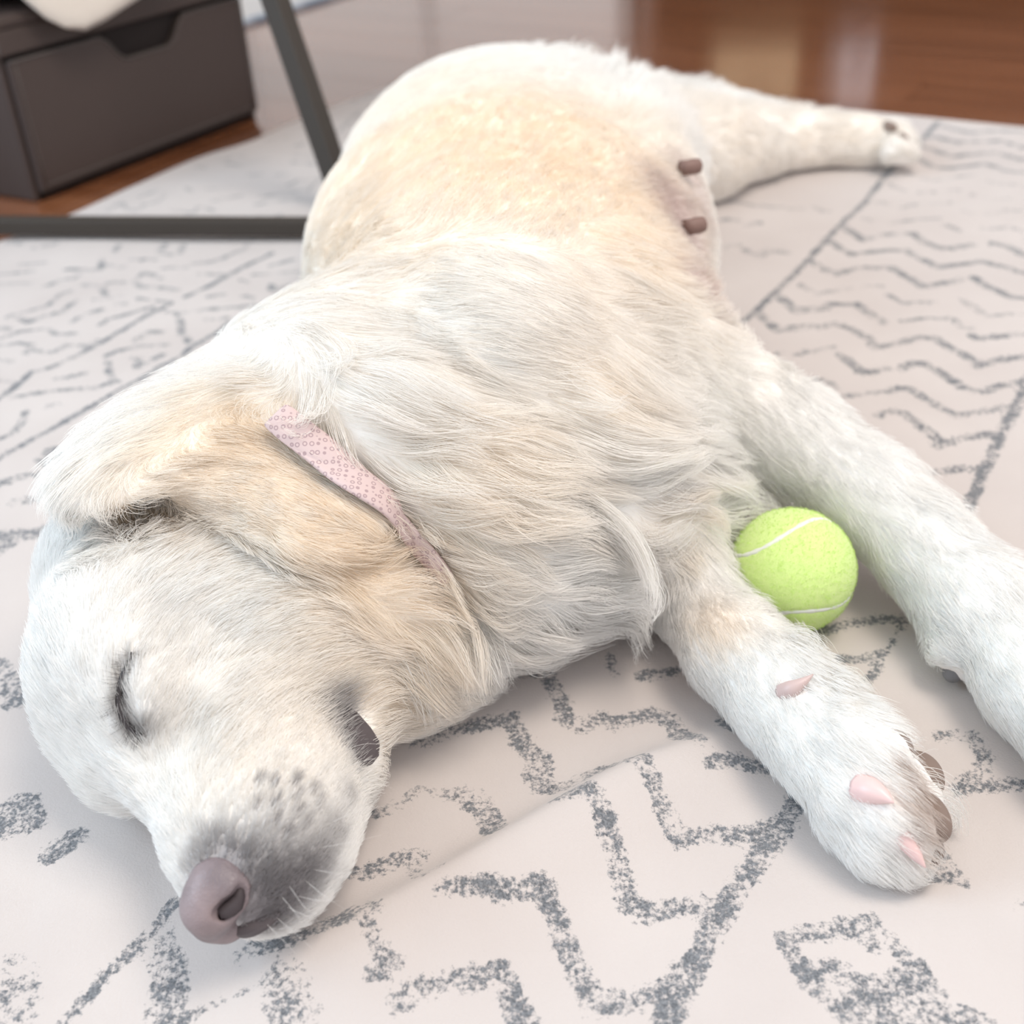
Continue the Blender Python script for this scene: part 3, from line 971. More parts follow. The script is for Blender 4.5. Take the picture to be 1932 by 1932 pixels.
# paw of the lower foreleg
B.chain([(1610, 1415, .036, .0160), (1655, 1440, .034, .0140), (1676, 1466, .029, .0100)], .006)
B.chain([(1610, 1500, .026, .0155), (1676, 1538, .026, .0150), (1720, 1562, .021, .0115)], .006)
B.chain([(1605, 1545, .014, .0140), (1660, 1590, .014, .0130), (1708, 1614, .012, .0100)], .006)
B.chain([(1660, 1470, .018, .0140), (1710, 1490, .016, .0130), (1730, 1520, .014, .0110)], .006)
# paw of the upper foreleg, just out of frame
for dx_, dy_ in ((0, -35), (25, 0), (20, 40)):
    B.chain([(2060 + dx_, 1400 + dy_, .022, .018), (2110 + dx_, 1450 + dy_, .018, .013)], .008)
B.chain([(1795, 1235, .020, .010), (1803, 1255, .015, .005)], .010)     # carpal pad bump
# head
B.chain([(300, 1105, .066, .0565), (330, 1200, .062, .055)], .025)                 # skull
B.chain([(490, 1110, .058, .056), (560, 1225, .057, .047)], .025)                  # cheek
B.chain([(232, 1275, .058, .038), (355, 1400, .053, .033)], .025)                  # brow to bridge
B.chain([(205, 1350, .032, .029), (250, 1425, .032, .026)], .014)                  # far brow
B.chain([(465, 1400, .050, .036), (505, 1515, .043, .032), (506, 1595, .038, .0280), (492, 1640, .033, .0230)], .018)   # muzzle
B.chain([(385, 1480, .047, .022), (412, 1580, .043, .0175), (422, 1626, .041, .0135)], .014)                     # bridge of the nose
B.chain([(615, 1330, .043, .026), (603, 1430, .034, .025), (560, 1550, .026, .0225), (520, 1635, .022, .018)], .012)     # flews
# second pass: forms that sit on the surface found so far


def surf(px, py, off):
    h = B.hit(px, py)
    return None if h is None else h[0] + h[1] * off


def on_surface(pts, k, op='add'):
    """pts: (px, py, radius, offset of the centre along the normal)"""
    w = [(surf(a, b, o), r) for a, b, r, o in pts]
    B.cones([x for x in w if x[0] is not None], k, op)


# groove behind the head where the collar sits, and the crest of the mane beside it
on_surface([(500, 775, .016, .006), (640, 875, .016, .005), (790, 975, .016, .005), (880, 1070, .015, .004), (905, 1130, .013, .004)], .018, 'sub')
on_surface([(560, 715, .030, -.018), (720, 810, .032, -.017), (880, 920, .032, -.017), (1000, 1030, .03, -.017), (1040, 1110, .028, -.018)], .016)
on_surface([(1335, 820, .014, .010), (1355, 870, .016, .006)], .018, 'sub')            # fold behind the elbow
on_surface([(1208, 1070, .012, .008), (1200, 1140, .014, .003)], .012, 'sub')      # fold chest / lower leg
on_surface([(150, 1130, .014, -.010), (190, 1230, .013, -.010), (225, 1260, .012, -.009)], .02)                # brow ridge
on_surface([(285, 1420, .012, .006), (330, 1380, .010, .006)], .016, 'sub')                                     # inner eye hollow
on_surface([(258, 1300, .013, -.0075), (262, 1330, .013, -.0075)], .010)                                        # eyeball under the lids
on_surface([(225, 1260, .004, .0012), (222, 1320, .004, .0012), (245, 1375, .0035, .0012)], .006, 'sub')
# ear: a flap of overlapping discs laid over cheek and neck
EAR = [(200, 985), (180, 960), (205, 900), (260, 845), (330, 790), (400, 765), (470, 757), (540, 800), (600, 860), (650, 920), (690, 975), (686, 1005), (650, 1030), (600, 1032), (540, 1018), (480, 985), (420, 958), (350, 948), (270, 965)]


def inside_poly(x, y, poly):
    c = False
    j = len(poly) - 1
    for i in range(len(poly)):
        xi, yi = poly[i]
        xj, yj = poly[j]
        if (yi > y) != (yj > y) and x < (xj - xi) * (y - yi) / (yj - yi) + xi:
            c = not c
        j = i
    return c


discs = []
for ex in range(185, 700, 26):
    for ey in range(760, 1040, 24):
        if inside_poly(ex, ey, EAR):
            h = B.hit(ex, ey)
            if h is None:
                continue
            low = np.clip((ey - (905 + (ex - 250) * .18)) / 90.0, 0, 1)          # towards the free lower edge
            root = np.clip((420 - ex) / 220.0, 0, 1)
            discs.append((h[0] + h[1] * (.0065 + .006 * low * (1 - abs(ex - 400) / 420) + .013 * root * (1 - low * .4)), h[1]))
for c_, n_ in discs:
    t1 = unit(np.cross(n_, [.3, .2, 1]))
    B.ell(c_, (.0125, .0125, .0048), np.array([t1, np.cross(n_, t1), n_]), k=.007)
on_surface([(225, 985, .010, .003), (275, 975, .011, .003), (340, 965, .008, .003), (430, 975, .006, .003), (500, 1005, .005, .003)], .006, 'sub')   # ear opening and shadow gap
# the ball is nestled against the leg
B.cone(ball_c, BR_ + .0012, ball_c + np.array([0, 0, .0001]), BR_ + .0012, .006, 'sub')
# rest on the rug
B.f[:] = -smin(-B.f, np.broadcast_to((B.g[2][None, None, :] - .0008).astype(np.float32), B.f.shape), .004)

DV, DQ = B.mesh()
DV = smooth_mesh(DV, DQ, 3)
DV[:, 2] = np.maximum(DV[:, 2], .0008)
M_skin = new_mat('dog_skin', (.80, .76, .70), .9, .05)
dog = fast_mesh('dog', DV, DQ, M_skin)
dog['label'] = 'cream golden retriever asleep on its side on the patterned rug'
dog['category'] = 'dog'
# ------------------------------------------------------------------ bare parts of the dog


def H(px, py, off=0.0):
    h = B.hit(px, py)
    if h is None:
        x = P(px, py, .002)
        return x, np.array([0, 0, 1.0])
    return h[0] + h[1] * off, h[1]


def soft_part(name, build, lo, hi, vox, mat, smooth=2):
    f = Field(lo, hi, vox)
    build(f)
    V, Q = f.mesh()
    V = smooth_mesh(V, Q, smooth)
    V[:, 2] = np.maximum(V[:, 2], .0006)
    return fast_mesh(name, V, Q, mat, dog)


# skin colour of the body as a vertex colour; pigment patches with a shape of their own
PIG = []   # (world point, radius, strength, colour)


def pig(px, py, rad, s, col):
    PIG.append((H(px, py)[0], rad, s, np.array(col)))


GREY = (.235, .215, .225)
MAUVE = (.42, .31, .315)
for a in [(430, 1630, .010, .75), (475, 1680, .013, .75), (400, 1600, .008, .4), (530, 1660, .013, .6), (460, 1725, .011, .85), (505, 1730, .010, .85), (550, 1690, .010, .75), (590, 1635, .010, .6), (630, 1570, .008, .4),
          (480, 1605, .014, .20), (545, 1585, .016, .20), (370, 1640, .007, .4), (655, 1500, .007, .3)]:
    pig(*a, GREY)
for a in [(248, 1255, .0040, .5), (236, 1300, .0042, .55), (234, 1340, .0050, .6), (252, 1376, .0055, .65), (270, 1383, .004, .45), (280, 1360, .006, .25)]:
    pig(*a, (.20, .18, .175))
for a in [(640, 1335, .008, .55), (655, 1380, .008, .7), (668, 1420, .007, .6), (620, 1330, .008, .3)]:
    pig(*a, GREY)
for sx, sy in ((487, 1477), (515, 1483), (554, 1478), (484, 1523), (516, 1519), (556, 1503), (588, 1493), (518, 1553), (559, 1535), (598, 1522), (540, 1575), (575, 1560)):
    pig(sx, sy, .0019, .75, (.27, .25, .26))
for a in [(1300, 330, .024, .5), (1275, 400, .030, .7), (1300, 460, .030, .75), (1315, 530, .024, .75), (1260, 360, .026, .35), (1325, 400, .020, .4)]:
    pig(*a, (.56, .44, .415))
for a in [(260, 985, .009, .6), (300, 975, .008, .5), (225, 985, .006, .4)]:
    pig(*a, (.50, .39, .29))
for a in [(1700, 1440, .006, .5), (1740, 1500, .011, .7), (1745, 1560, .008, .5), (1705, 1510, .005, .4), (1728, 1610, .005, .4)]:
    pig(*a, (.50, .36, .28))
for a in [(1330, 1165, .018, .22), (1370, 1180, .014, .2)]:
    pig(*a, (.80, .62, .42))
# cream against white coat: own colouring, plus warm shade painted in on trunk and rump
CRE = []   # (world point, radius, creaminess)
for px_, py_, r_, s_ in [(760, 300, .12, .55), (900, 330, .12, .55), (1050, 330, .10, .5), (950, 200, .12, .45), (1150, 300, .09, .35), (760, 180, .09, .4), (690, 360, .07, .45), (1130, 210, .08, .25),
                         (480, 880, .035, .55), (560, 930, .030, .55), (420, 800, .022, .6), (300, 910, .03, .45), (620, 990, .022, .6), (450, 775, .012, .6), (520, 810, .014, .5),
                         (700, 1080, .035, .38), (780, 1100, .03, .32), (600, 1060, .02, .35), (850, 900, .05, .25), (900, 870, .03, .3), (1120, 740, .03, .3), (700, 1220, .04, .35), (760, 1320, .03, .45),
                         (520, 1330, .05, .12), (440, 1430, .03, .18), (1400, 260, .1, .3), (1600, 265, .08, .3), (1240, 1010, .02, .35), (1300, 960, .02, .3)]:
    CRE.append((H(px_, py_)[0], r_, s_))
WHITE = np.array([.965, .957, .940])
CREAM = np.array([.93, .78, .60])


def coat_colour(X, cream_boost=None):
    """coat colour at surface points X, with the painted trunk shade"""
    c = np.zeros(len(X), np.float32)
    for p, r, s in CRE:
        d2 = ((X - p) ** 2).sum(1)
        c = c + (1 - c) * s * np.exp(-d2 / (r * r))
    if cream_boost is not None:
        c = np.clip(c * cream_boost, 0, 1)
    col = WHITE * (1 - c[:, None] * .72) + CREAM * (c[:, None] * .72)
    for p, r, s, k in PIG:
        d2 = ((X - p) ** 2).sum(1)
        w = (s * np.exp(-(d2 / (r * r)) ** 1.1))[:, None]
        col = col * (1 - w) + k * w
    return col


def set_colour(o, name, col, domain):
    a = o.data.attributes.new(name, 'FLOAT_COLOR', domain)
    a.data.foreach_set('color', np.concatenate([col, np.ones((len(col), 1))], 1).astype(np.float32).ravel())


V0 = np.empty(len(dog.data.vertices) * 3, np.float32)
dog.data.vertices.foreach_get('co', V0)
V0 = V0.reshape(-1, 3)
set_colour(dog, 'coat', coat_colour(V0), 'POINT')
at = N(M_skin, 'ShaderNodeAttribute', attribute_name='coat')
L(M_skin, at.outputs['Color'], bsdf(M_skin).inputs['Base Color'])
n1 = N(M_skin, 'ShaderNodeTexNoise', i_Scale=500.0, i_Detail=3.0)
bump(M_skin, n1.outputs[0], .3, .001)

# nose leather
M_nose = new_mat('nose_leather', (.20, .155, .165), .42, .4)
tcn = N(M_nose, 'ShaderNodeTexCoord')
n1 = N(M_nose, 'ShaderNodeTexVoronoi', i_Scale=900.0)
n2 = N(M_nose, 'ShaderNodeTexNoise', i_Scale=60.0, i_Detail=3.0)
for n_ in (n1, n2):
    L(M_nose, tcn.outputs['Object'], n_.inputs['Vector'])
L(M_nose, ramp(M_nose, [(.35, (.19, .155, .165)), (.65, (.30, .235, .24))], n2.outputs[0]), bsdf(M_nose).inputs['Base Color'])
bump(M_nose, n1.outputs[0], .35, .0005)
nc = P(395, 1700, .040)


NOST = []


def build_nose(f):
    f.chain([(416, 1628, .0480, .0080), (410, 1672, .0465, .0098), (396, 1710, .0410, .0098), (400, 1733, .0320, .0085)], .006)
    f.chain([(426, 1652, .0490, .0085), (438, 1674, .0475, .0075), (438, 1692, .0450, .0055)], .004)          # near wing
    f.chain([(384, 1685, .0400, .0068), (382, 1718, .0320, .0066)], .004)                                       # far wing
    f.chain([(402, 1740, .0270, .0066), (428, 1746, .0250, .0056), (450, 1742, .0270, .0046)], .005)          # lower rim
    nost = []
    for px_, py_, r_ in ((414, 1726, .0024), (424, 1722, .0034), (435, 1716, .0040), (446, 1707, .0038), (453, 1692, .0026), (456, 1676, .0016)):
        h = f.hit(px_, py_)
        h = h if h is not None else B.hit(px_, py_)
        if h is not None:
            nost.append((h[0] - h[1] * .0006, r_))
    NOST.extend(nost)
    f.cones(nost, .002, 'sub')
    f.chain([(412, 1752, .0280, .0014), (418, 1730, .0420, .0011)], .002, 'sub')                              # philtrum


soft_part('nose', build_nose, nc - .035, nc + .035, .0009, M_nose)
M_dark = new_mat('dark_skin', (.060, .048, .052), .6, .3)
V, Fc = tube_geo([p_ - unit(np.array([0, 0, HCAM]) - p_) * .0030 for p_, r_ in NOST], [r_ * .85 for p_, r_ in NOST], 8)
make_obj('nostril', V, Fc, M_dark, dog, True)


def tube_on(name, pts, mat, rad, off=0.0, n=8, taper=True, samples=None):
    """tube following the surface through photo pixels"""
    w = np.array([H(a, b, off)[0] for a, b in pts])
    s = np.linspace(0, 1, len(w))
    q = np.linspace(0, 1, samples or 4 * len(w))
    w = np.stack([np.interp(q, s, w[:, a]) for a in range(3)], 1)
    for _ in range(3):
        w[1:-1] = (w[:-2] + 2 * w[1:-1] + w[2:]) / 4
    r = rad * (np.sin(np.pi * (q * .9 + .05)) ** .5 if taper else np.ones(len(q)))
    V, Fc = tube_geo(w, r, n)
    return make_obj(name, V, Fc, mat, dog, True)


M_lid = new_mat('dark_eyelid', (.055, .048, .050), .5, .3)
tube_on('eyelid', [(250, 1232), (240, 1258), (230, 1285), (225, 1318), (229, 1345), (241, 1368), (256, 1380), (270, 1386)], M_lid, .0016, .0006)
# lips: dark skin at the corner of the mouth, lip rim under the nose
M_lip = new_mat('lip_skin', (.115, .095, .10), .42, .4)
n1 = N(M_lip, 'ShaderNodeTexNoise', i_Scale=300.0, i_Detail=4.0)
bump(M_lip, n1.outputs[0], .5, .001)


def patch(name, poly, mat, off, nu=26, edge=.0015):
    """a thin leather patch that follows the body inside a photo outline"""
    poly = np.array(poly, float)
    lo, hi = poly.min(0), poly.max(0)
    xs, ys = np.linspace(lo[0], hi[0], nu), np.linspace(lo[1], hi[1], nu)
    cen = poly.mean(0)
    # polar grid: rings scaled from the outline towards the centre
    seg = 40
    d = np.linalg.norm(np.diff(np.vstack([poly, poly[:1]]), axis=0), axis=1)
    cum = np.concatenate([[0], np.cumsum(d)])
    q = np.linspace(0, cum[-1], seg, endpoint=False)
    pc = np.vstack([poly, poly[:1]])
    ring = np.stack([np.interp(q, cum, pc[:, a]) for a in range(2)], 1)
    V, Fc = [], []
    scl = [1.0, .93, .8, .6, .4, .2]
    for k_, s_ in enumerate(scl):
        for p_ in ring:
            r_ = cen + (p_ - cen) * s_
            x_, n_ = H(*r_)
            V.append(x_ + n_ * (off * (1 - max(0, s_ - .8) / .2) - edge * (k_ == 0)))
    x_, n_ = H(*cen)
    V.append(x_ + n_ * off)
    for k_ in range(len(scl) - 1):
        for i in range(seg):
            j = (i + 1) % seg
            Fc.append((k_ * seg + i, k_ * seg + j, (k_ + 1) * seg + j, (k_ + 1) * seg + i))
    for i in range(seg):
        Fc.append(((len(scl) - 1) * seg + i, (len(scl) - 1) * seg + (i + 1) % seg, len(V) - 1))
    return make_obj(name, V, Fc, mat, dog, True)


patch('lip', [(648, 1322), (672, 1340), (700, 1372), (718, 1400), (716, 1428), (700, 1448), (682, 1452), (668, 1425), (655, 1395), (645, 1360)], M_lip, .0012)
tube_on('lip_rim', [(434, 1756), (455, 1757), (478, 1750), (500, 1740), (530, 1720)], M_lip, .0042, -.001)
# claws and pads
M_claw = new_mat('pink_claw', (.76, .54, .52), .35, .5)
M_claw2 = new_mat('pale_claw', (.55, .42, .40), .4, .5)
M_pad = new_mat('paw_pad', (.31, .235, .20), .75, .25)
n1 = N(M_pad, 'ShaderNodeTexVoronoi', i_Scale=1100.0)
bump(M_pad, n1.outputs[0], .5, .0008)


def claw(name, pts, rads, mat):
    w = np.array([P(a, b, c) for a, b, c in pts])
    s = np.linspace(0, 1, len(w))
    q = np.linspace(0, 1, 12)
    w = np.stack([np.interp(q, s, w[:, a]) for a in range(3)], 1)
    for _ in range(2):
        w[1:-1] = (w[:-2] + 2 * w[1:-1] + w[2:]) / 4
    V, Fc = tube_geo(w, np.interp(q, s, rads), 10)
    return make_obj(name, V, Fc, mat, dog, True)


def hz(px, py):
    return H(px, py)[0][2]


def claw_on(name, pts, rads, mat):
    w = np.array([H(a, b, o)[0] for a, b, o in pts])
    s = np.linspace(0, 1, len(w))
    q = np.linspace(0, 1, 14)
    w = np.stack([np.interp(q, s, w[:, a]) for a in range(3)], 1)
    for _ in range(2):
        w[1:-1] = (w[:-2] + 2 * w[1:-1] + w[2:]) / 4
    V, Fc = tube_geo(w, np.interp(q, s, rads), 10)
    return make_obj(name, V, Fc, mat, dog, True)


claw_on('claw', [(1622, 1486, -.003), (1645, 1494, .0005), (1666, 1506, .0025), (1684, 1520, .0045)], [.0066, .0058, .0036, .0003], M_claw)
claw_on('claw', [(1704, 1580, -.003), (1714, 1594, .000), (1724, 1610, .003), (1733, 1626, .005)], [.0044, .0038, .0024, .0003], M_claw)
z0 = hz(1500, 1296)
claw_on('dewclaw', [(1474, 1304, -.002), (1496, 1303, .0015), (1514, 1297, .003), (1532, 1288, .005)], [.0044, .0040, .0024, .0003], M_claw2)
claw('claw', [(1672, 238, hz(1672, 238)), (1684, 240, hz(1684, 240) + .002), (1692, 252, hz(1692, 252) - .002)], [.006, .005, .001], M_pad)
claw('claw', [(1700, 258, hz(1700, 258)), (1708, 262, hz(1708, 262) + .002), (1716, 276, .022)], [.005, .004, .001], M_pad)


PADS = []


def pad(name, c, rad, ax1, mat=M_pad, k=.002):
    c = np.asarray(c)
    PADS.append((c, max(rad)))
    a = unit(ax1)
    b = unit(np.cross(a, [0, 0, 1]))
    return soft_part(name, lambda f: f.ell(c, rad, np.array([a, b, np.cross(a, b)]), k=k), c - .026, c + .026, .0012, mat)


legd = unit(P(1740, 1600, .02) - P(1600, 1420, .02))
pad('paw_pad', P(1686, 1418, .0375), (.0115, .0085, .0085), unit(P(1690, 1470, .03) - P(1670, 1370, .03)))
pad('paw_pad', P(1752, 1540, .0235), (.0125, .0075, .0095), legd)
pad('paw_pad', P(1750, 1598, .0125), (.008, .0060, .008), legd)
pad('paw_pad', P(1734, 1466, .0195), (.012, .010, .011), legd)
pad('carpal_pad', P(1799, 1266, .0135), (.0055, .0050, .0065), (1, 0, 0), new_mat('grey_pad', (.22, .22, .23), .7, .2))
# nipples on the bare belly
M_nip = new_mat('nipple_skin', (.215, .135, .115), .55, .3)
for px_, py_, dx_ in ((1262, 322, 1322), (1285, 432, 1330)):
    x_, n_ = H(px_, py_)
    tip = P(dx_, py_ - 10, x_[2])
    x_ = tip - unit(tip - x_) * .0120
    w = np.array([x_ - (tip - x_) * .25, x_ + (tip - x_) * .2, x_ + (tip - x_) * .6, x_ + (tip - x_) * .9, tip + (tip - x_) * .05])
    V, Fc = tube_geo(w, [.0054, .0050, .0054, .0048, .0020], 14)
    o = make_obj('nipple', V, Fc, M_nip, dog, True)

# collar: a soft printed band lying in the groove round the neck
M_collar = new_mat('pink_printed_fabric', (.70, .53, .53), .9, .1)
tcn = N(M_collar, 'ShaderNodeTexCoord')
vor = N(M_collar, 'ShaderNodeTexVoronoi', i_Scale=330.0, feature='F1')
vor.inputs['Randomness'].default_value = .25
L(M_collar, tcn.outputs['Object'], vor.inputs['Vector'])
ringv = math_node(M_collar, 'ABSOLUTE', math_node(M_collar, 'SUBTRACT', vor.outputs['Distance'], .30))
rgm = math_node(M_collar, 'MULTIPLY', math_node(M_collar, 'SUBTRACT', .12, ringv), 14.0, clamp=True)
mxc = N(M_collar, 'ShaderNodeMix', data_type='RGBA')
mxc.inputs[6].default_value = (.63, .50, .49, 1)
mxc.inputs[7].default_value = (.42, .31, .32, 1)
L(M_collar, rgm, mxc.inputs['Factor'])
L(M_collar, mxc.outputs[2], bsdf(M_collar).inputs['Base Color'])
bump(M_collar, rgm, -.5, .0006)
cl = [(520, 790), (560, 832), (600, 868), (640, 900), (690, 930), (735, 962), (780, 1000), (825, 1040), (862, 1080)]
V, Fc = [], []
nw = 9
for i, (cx_, cy_) in enumerate(cl):
    t_ = np.array(cl[min(i + 1, len(cl) - 1)], float) - np.array(cl[max(i - 1, 0)], float)
    nrm = np.array([t_[1], -t_[0]]) / np.hypot(*t_)          # towards upper right
    half = 38 - 28 * (abs(i - 3.2) / 4.8) ** 1.3
    for j in range(nw):
        s_ = (j / (nw - 1) - .5) * 2
        x_, n_ = H(cx_ + nrm[0] * half * s_, cy_ + nrm[1] * half * s_)
        V.append(x_ + n_ * (.0055 + .0015 * (1 - s_ * s_)))
for i in range(len(cl) - 1):
    for j in range(nw - 1):
        Fc.append((i * nw + j, i * nw + j + 1, (i + 1) * nw + j + 1, (i + 1) * nw + j))
collar = make_obj('collar', V, Fc, M_collar, dog, True)
collar['label'] = 'dusty pink collar band with tiny printed flowers'
so = collar.modifiers.new('thick', 'SOLIDIFY')
so.thickness = .003
su = collar.modifiers.new('sub', 'SUBSURF')
su.levels = su.render_levels = 2
COLLAR_X = np.array(V)
# ------------------------------------------------------------------ fur
# strokes combed over the body: photo pixels along the lie of the hair, then
# length (m), lift (height of the tip as a share of the length), wave, clumping
STROKES = [
    # muzzle and face
    ([(420, 1620), (440, 1540), (480, 1450), (530, 1360)], .0050, .22, 0, .1),
    ([(520, 1660), (570, 1580), (620, 1490), (650, 1430)], .0060, .22, 0, .1),
    ([(470, 1640), (510, 1560), (560, 1470), (610, 1380)], .0055, .22, 0, .1),
    ([(360, 1620), (330, 1540), (310, 1470), (300, 1420)], .0050, .22, 0, .1),
    ([(300, 1430), (330, 1350), (360, 1270), (370, 1200)], .0070, .22, 0, .15),
    ([(260, 1450), (200, 1410), (150, 1330), (120, 1250)], .0070, .22, 0, .15),
    ([(210, 1390), (185, 1300), (180, 1210), (200, 1130)], .0070, .25, 0, .15),
    ([(110, 1260), (85, 1170), (95, 1090), (140, 1020)], .0090, .25, 0, .2),
    ([(240, 1180), (270, 1120), (330, 1070), (420, 1040)], .0100, .22, .05, .25),
    ([(340, 1360), (440, 1300), (540, 1240), (620, 1200)], .0090, .22, .02, .2),
    ([(340, 1250), (440, 1190), (540, 1150), (640, 1140)], .0110, .22, .05, .25),
    ([(300, 1140), (400, 1090), (500, 1070), (590, 1080)], .0150, .22, .1, .35),
    ([(420, 1420), (520, 1340), (600, 1290), (660, 1250)], .0080, .22, 0, .2),
    ([(600, 1330), (660, 1290), (700, 1250), (740, 1220)], .0110, .25, .05, .3),
    ([(640, 1230), (700, 1220), (770, 1220), (840, 1240)], .0300, .25, .2, .5),
    ([(700, 1330), (760, 1310), (830, 1300), (890, 1290)], .0280, .22, .2, .5),
    ([(720, 1380), (770, 1370), (830, 1350), (880, 1330)], .0240, .2, .2, .5),
    ([(690, 1160), (720, 1210), (740, 1260), (750, 1300)], .0320, .25, .2, .6),
    ([(720, 1140), (800, 1150), (880, 1190), (930, 1270)], .0420, .3, .3, .65),
    ([(760, 1120), (840, 1120), (920, 1160), (980, 1230)], .0420, .3, .3, .65),
    ([(540, 1050), (610, 1095), (690, 1120), (770, 1095), (830, 1030)], .0320, .25, .25, .6),
    ([(620, 1050), (700, 1070), (770, 1040), (815, 990)], .0280, .25, .2, .5),
    ([(450, 1030), (540, 1060), (620, 1120), (660, 1170)], .0220, .22, .25, .5),
    # ear
    ([(240, 940), (330, 890), (450, 880), (560, 930), (650, 990)], .0120, .10, .03, .3),
    ([(330, 800), (430, 800), (530, 850), (620, 920), (680, 990)], .0120, .10, .03, .3),
    ([(300, 935), (400, 935), (500, 970), (590, 1015), (670, 1010)], .0110, .10, .03, .3),
    ([(400, 770), (330, 800), (270, 850), (210, 910)], .0240, .28, .05, .45),
    ([(330, 780), (250, 840), (190, 890), (150, 940)], .0240, .28, .05, .45),
    ([(210, 940), (180, 970), (160, 1010), (150, 1050)], .0140, .3, .1, .4),
    ([(260, 965), (265, 990), (280, 1010)], .0180, .5, .5, .8),
    # nape, mane, chest
    ([(470, 745), (420, 740), (360, 770), (310, 800)], .0260, .3, .1, .4),
    ([(485, 705), (460, 715), (430, 730), (400, 750)], .0220, .3, .1, .4),
    ([(575, 715), (590, 755), (605, 800), (625, 845)], .0420, .3, .15, .6),
    ([(600, 680), (660, 750), (740, 830), (830, 890)], .0480, .28, .2, .6),
    ([(640, 660), (750, 740), (850, 800), (950, 850)], .0450, .28, .2, .6),
    ([(640, 800), (700, 870), (760, 940), (830, 1000)], .0420, .25, .2, .6),
    ([(800, 880), (900, 950), (1010, 1000), (1120, 1020), (1230, 990)], .0500, .25, .25, .6),
    ([(790, 960), (880, 1050), (980, 1110), (1090, 1120), (1190, 1080)], .0500, .25, .25, .6),
    ([(880, 1090), (960, 1170), (1050, 1210), (1130, 1180)], .0500, .28, .25, .6),
    ([(900, 850), (1010, 900), (1130, 950), (1260, 950), (1370, 905)], .0500, .25, .25, .6),
    ([(950, 800), (1050, 840), (1160, 900), (1280, 930)], .0480, .28, .25, .6),
    ([(1050, 720), (1110, 770), (1190, 840), (1300, 900)], .0420, .3, .25, .6),
    ([(1170, 690), (1220, 760), (1290, 830), (1350, 880)], .0380, .35, .2, .6),
    ([(1230, 1000), (1260, 960), (1310, 930), (1370, 905)], .0380, .35, .2, .7),
    ([(1180, 990), (1210, 1030), (1260, 1060)], .0260, .25, .1, .5),
    # shoulder and trunk
    ([(550, 610), (700, 640), (860, 700), (1000, 740)], .0240, .15, .08, .3),
    ([(580, 550), (760, 560), (920, 600), (1080, 660)], .0200, .12, .05, .25),
    ([(600, 470), (780, 460), (950, 480), (1120, 560)], .0180, .10, .05, .2),
    ([(640, 400), (720, 350), (800, 280), (860, 190)], .0150, .08, 0, .12),
    ([(820, 430), (890, 350), (950, 260), (1000, 160)], .0150, .08, 0, .12),
    ([(1000, 440), (1070, 350), (1130, 270), (1180, 190)], .0150, .08, 0, .12),
    ([(640, 330), (700, 230), (780, 160), (880, 120)], .0150, .09, 0, .12),
    ([(1180, 480), (1220, 520), (1270, 560), (1340, 600)], .0240, .3, .1, .45),
    ([(1190, 350), (1240, 350), (1290, 360)], .0120, .2, .05, .2),
    ([(1190, 220), (1240, 210), (1290, 200)], .0240, .45, .1, .5),
    ([(1140, 580), (1240, 600), (1340, 620), (1420, 640)], .0240, .22, .1, .4),
    # upper foreleg
    ([(1250, 640), (1400, 720), (1550, 840), (1700, 990), (1850, 1140), (1960, 1270)], .0120, .16, .02, .2),
    ([(1380, 620), (1500, 700), (1620, 810), (1740, 930), (1860, 1040)], .0150, .28, .05, .3),
    ([(1340, 800), (1450, 880), (1590, 980), (1660, 1090), (1760, 1200)], .0130, .2, .03, .25),
    ([(1350, 870), (1400, 905), (1450, 930)], .0320, .25, .1, .5),
    # lower foreleg
    ([(1290, 1030), (1330, 1130), (1420, 1250), (1520, 1370), (1610, 1480)], .0085, .18, 0, .2),
    ([(1220, 1150), (1280, 1270), (1390, 1400), (1510, 1510), (1590, 1600)], .0090, .2, 0, .2),
    ([(1400, 1120), (1480, 1180), (1540, 1240), (1590, 1300)], .0180, .3, .05, .4),
    ([(1540, 1290), (1600, 1340), (1660, 1390), (1700, 1430)], .0140, .35, .1, .4),
    ([(1580, 1420), (1630, 1450), (1670, 1480)], .0090, .22, 0, .25),
    ([(1570, 1540), (1630, 1590), (1690, 1640)], .0110, .28, 0, .3),
    ([(1600, 1500), (1660, 1540), (1710, 1580)], .0100, .25, 0, .3),
    ([(1740, 1470), (1760, 1485), (1785, 1500)], .0180, .5, .2, .6),
    # hind legs
    ([(1300, 290), (1420, 280), (1550, 275), (1690, 280)], .0140, .18, .02, .25),
    ([(1290, 205), (1380, 200), (1470, 215), (1560, 230)], .0220, .4, .1, .5),
    ([(1550, 245), (1620, 245), (1690, 250)], .0120, .25, .05, .3),
]
FUR_DENSITY = 1.0
gp, gt, gprm = [], [], []
for pts, ln, lift, wave, clump in STROKES:
    pts = np.array(pts, float)
    s = np.linspace(0, 1, len(pts))
    q = np.linspace(0, 1, max(6, 3 * len(pts)))
    fine = np.stack([np.interp(q, s, pts[:, a]) for a in range(2)], 1)
    for _ in range(2):
        fine[1:-1] = (fine[:-2] + 2 * fine[1:-1] + fine[2:]) / 4
    X = []
    for a, b in fine:
        h = B.hit(a, b)
        X.append(h[0] if h is not None else P(a, b, .012))
    X = np.array(X)
    T = np.gradient(X, axis=0)
    T /= np.linalg.norm(T, axis=1)[:, None] + 1e-9
    for x_, t_ in zip(X, T):
        gp.append(x_)
        gt.append(t_)
        gprm.append((ln, lift, wave, clump))
gp, gt, gprm = np.array(gp, np.float32), np.array(gt, np.float32), np.array(gprm, np.float32)

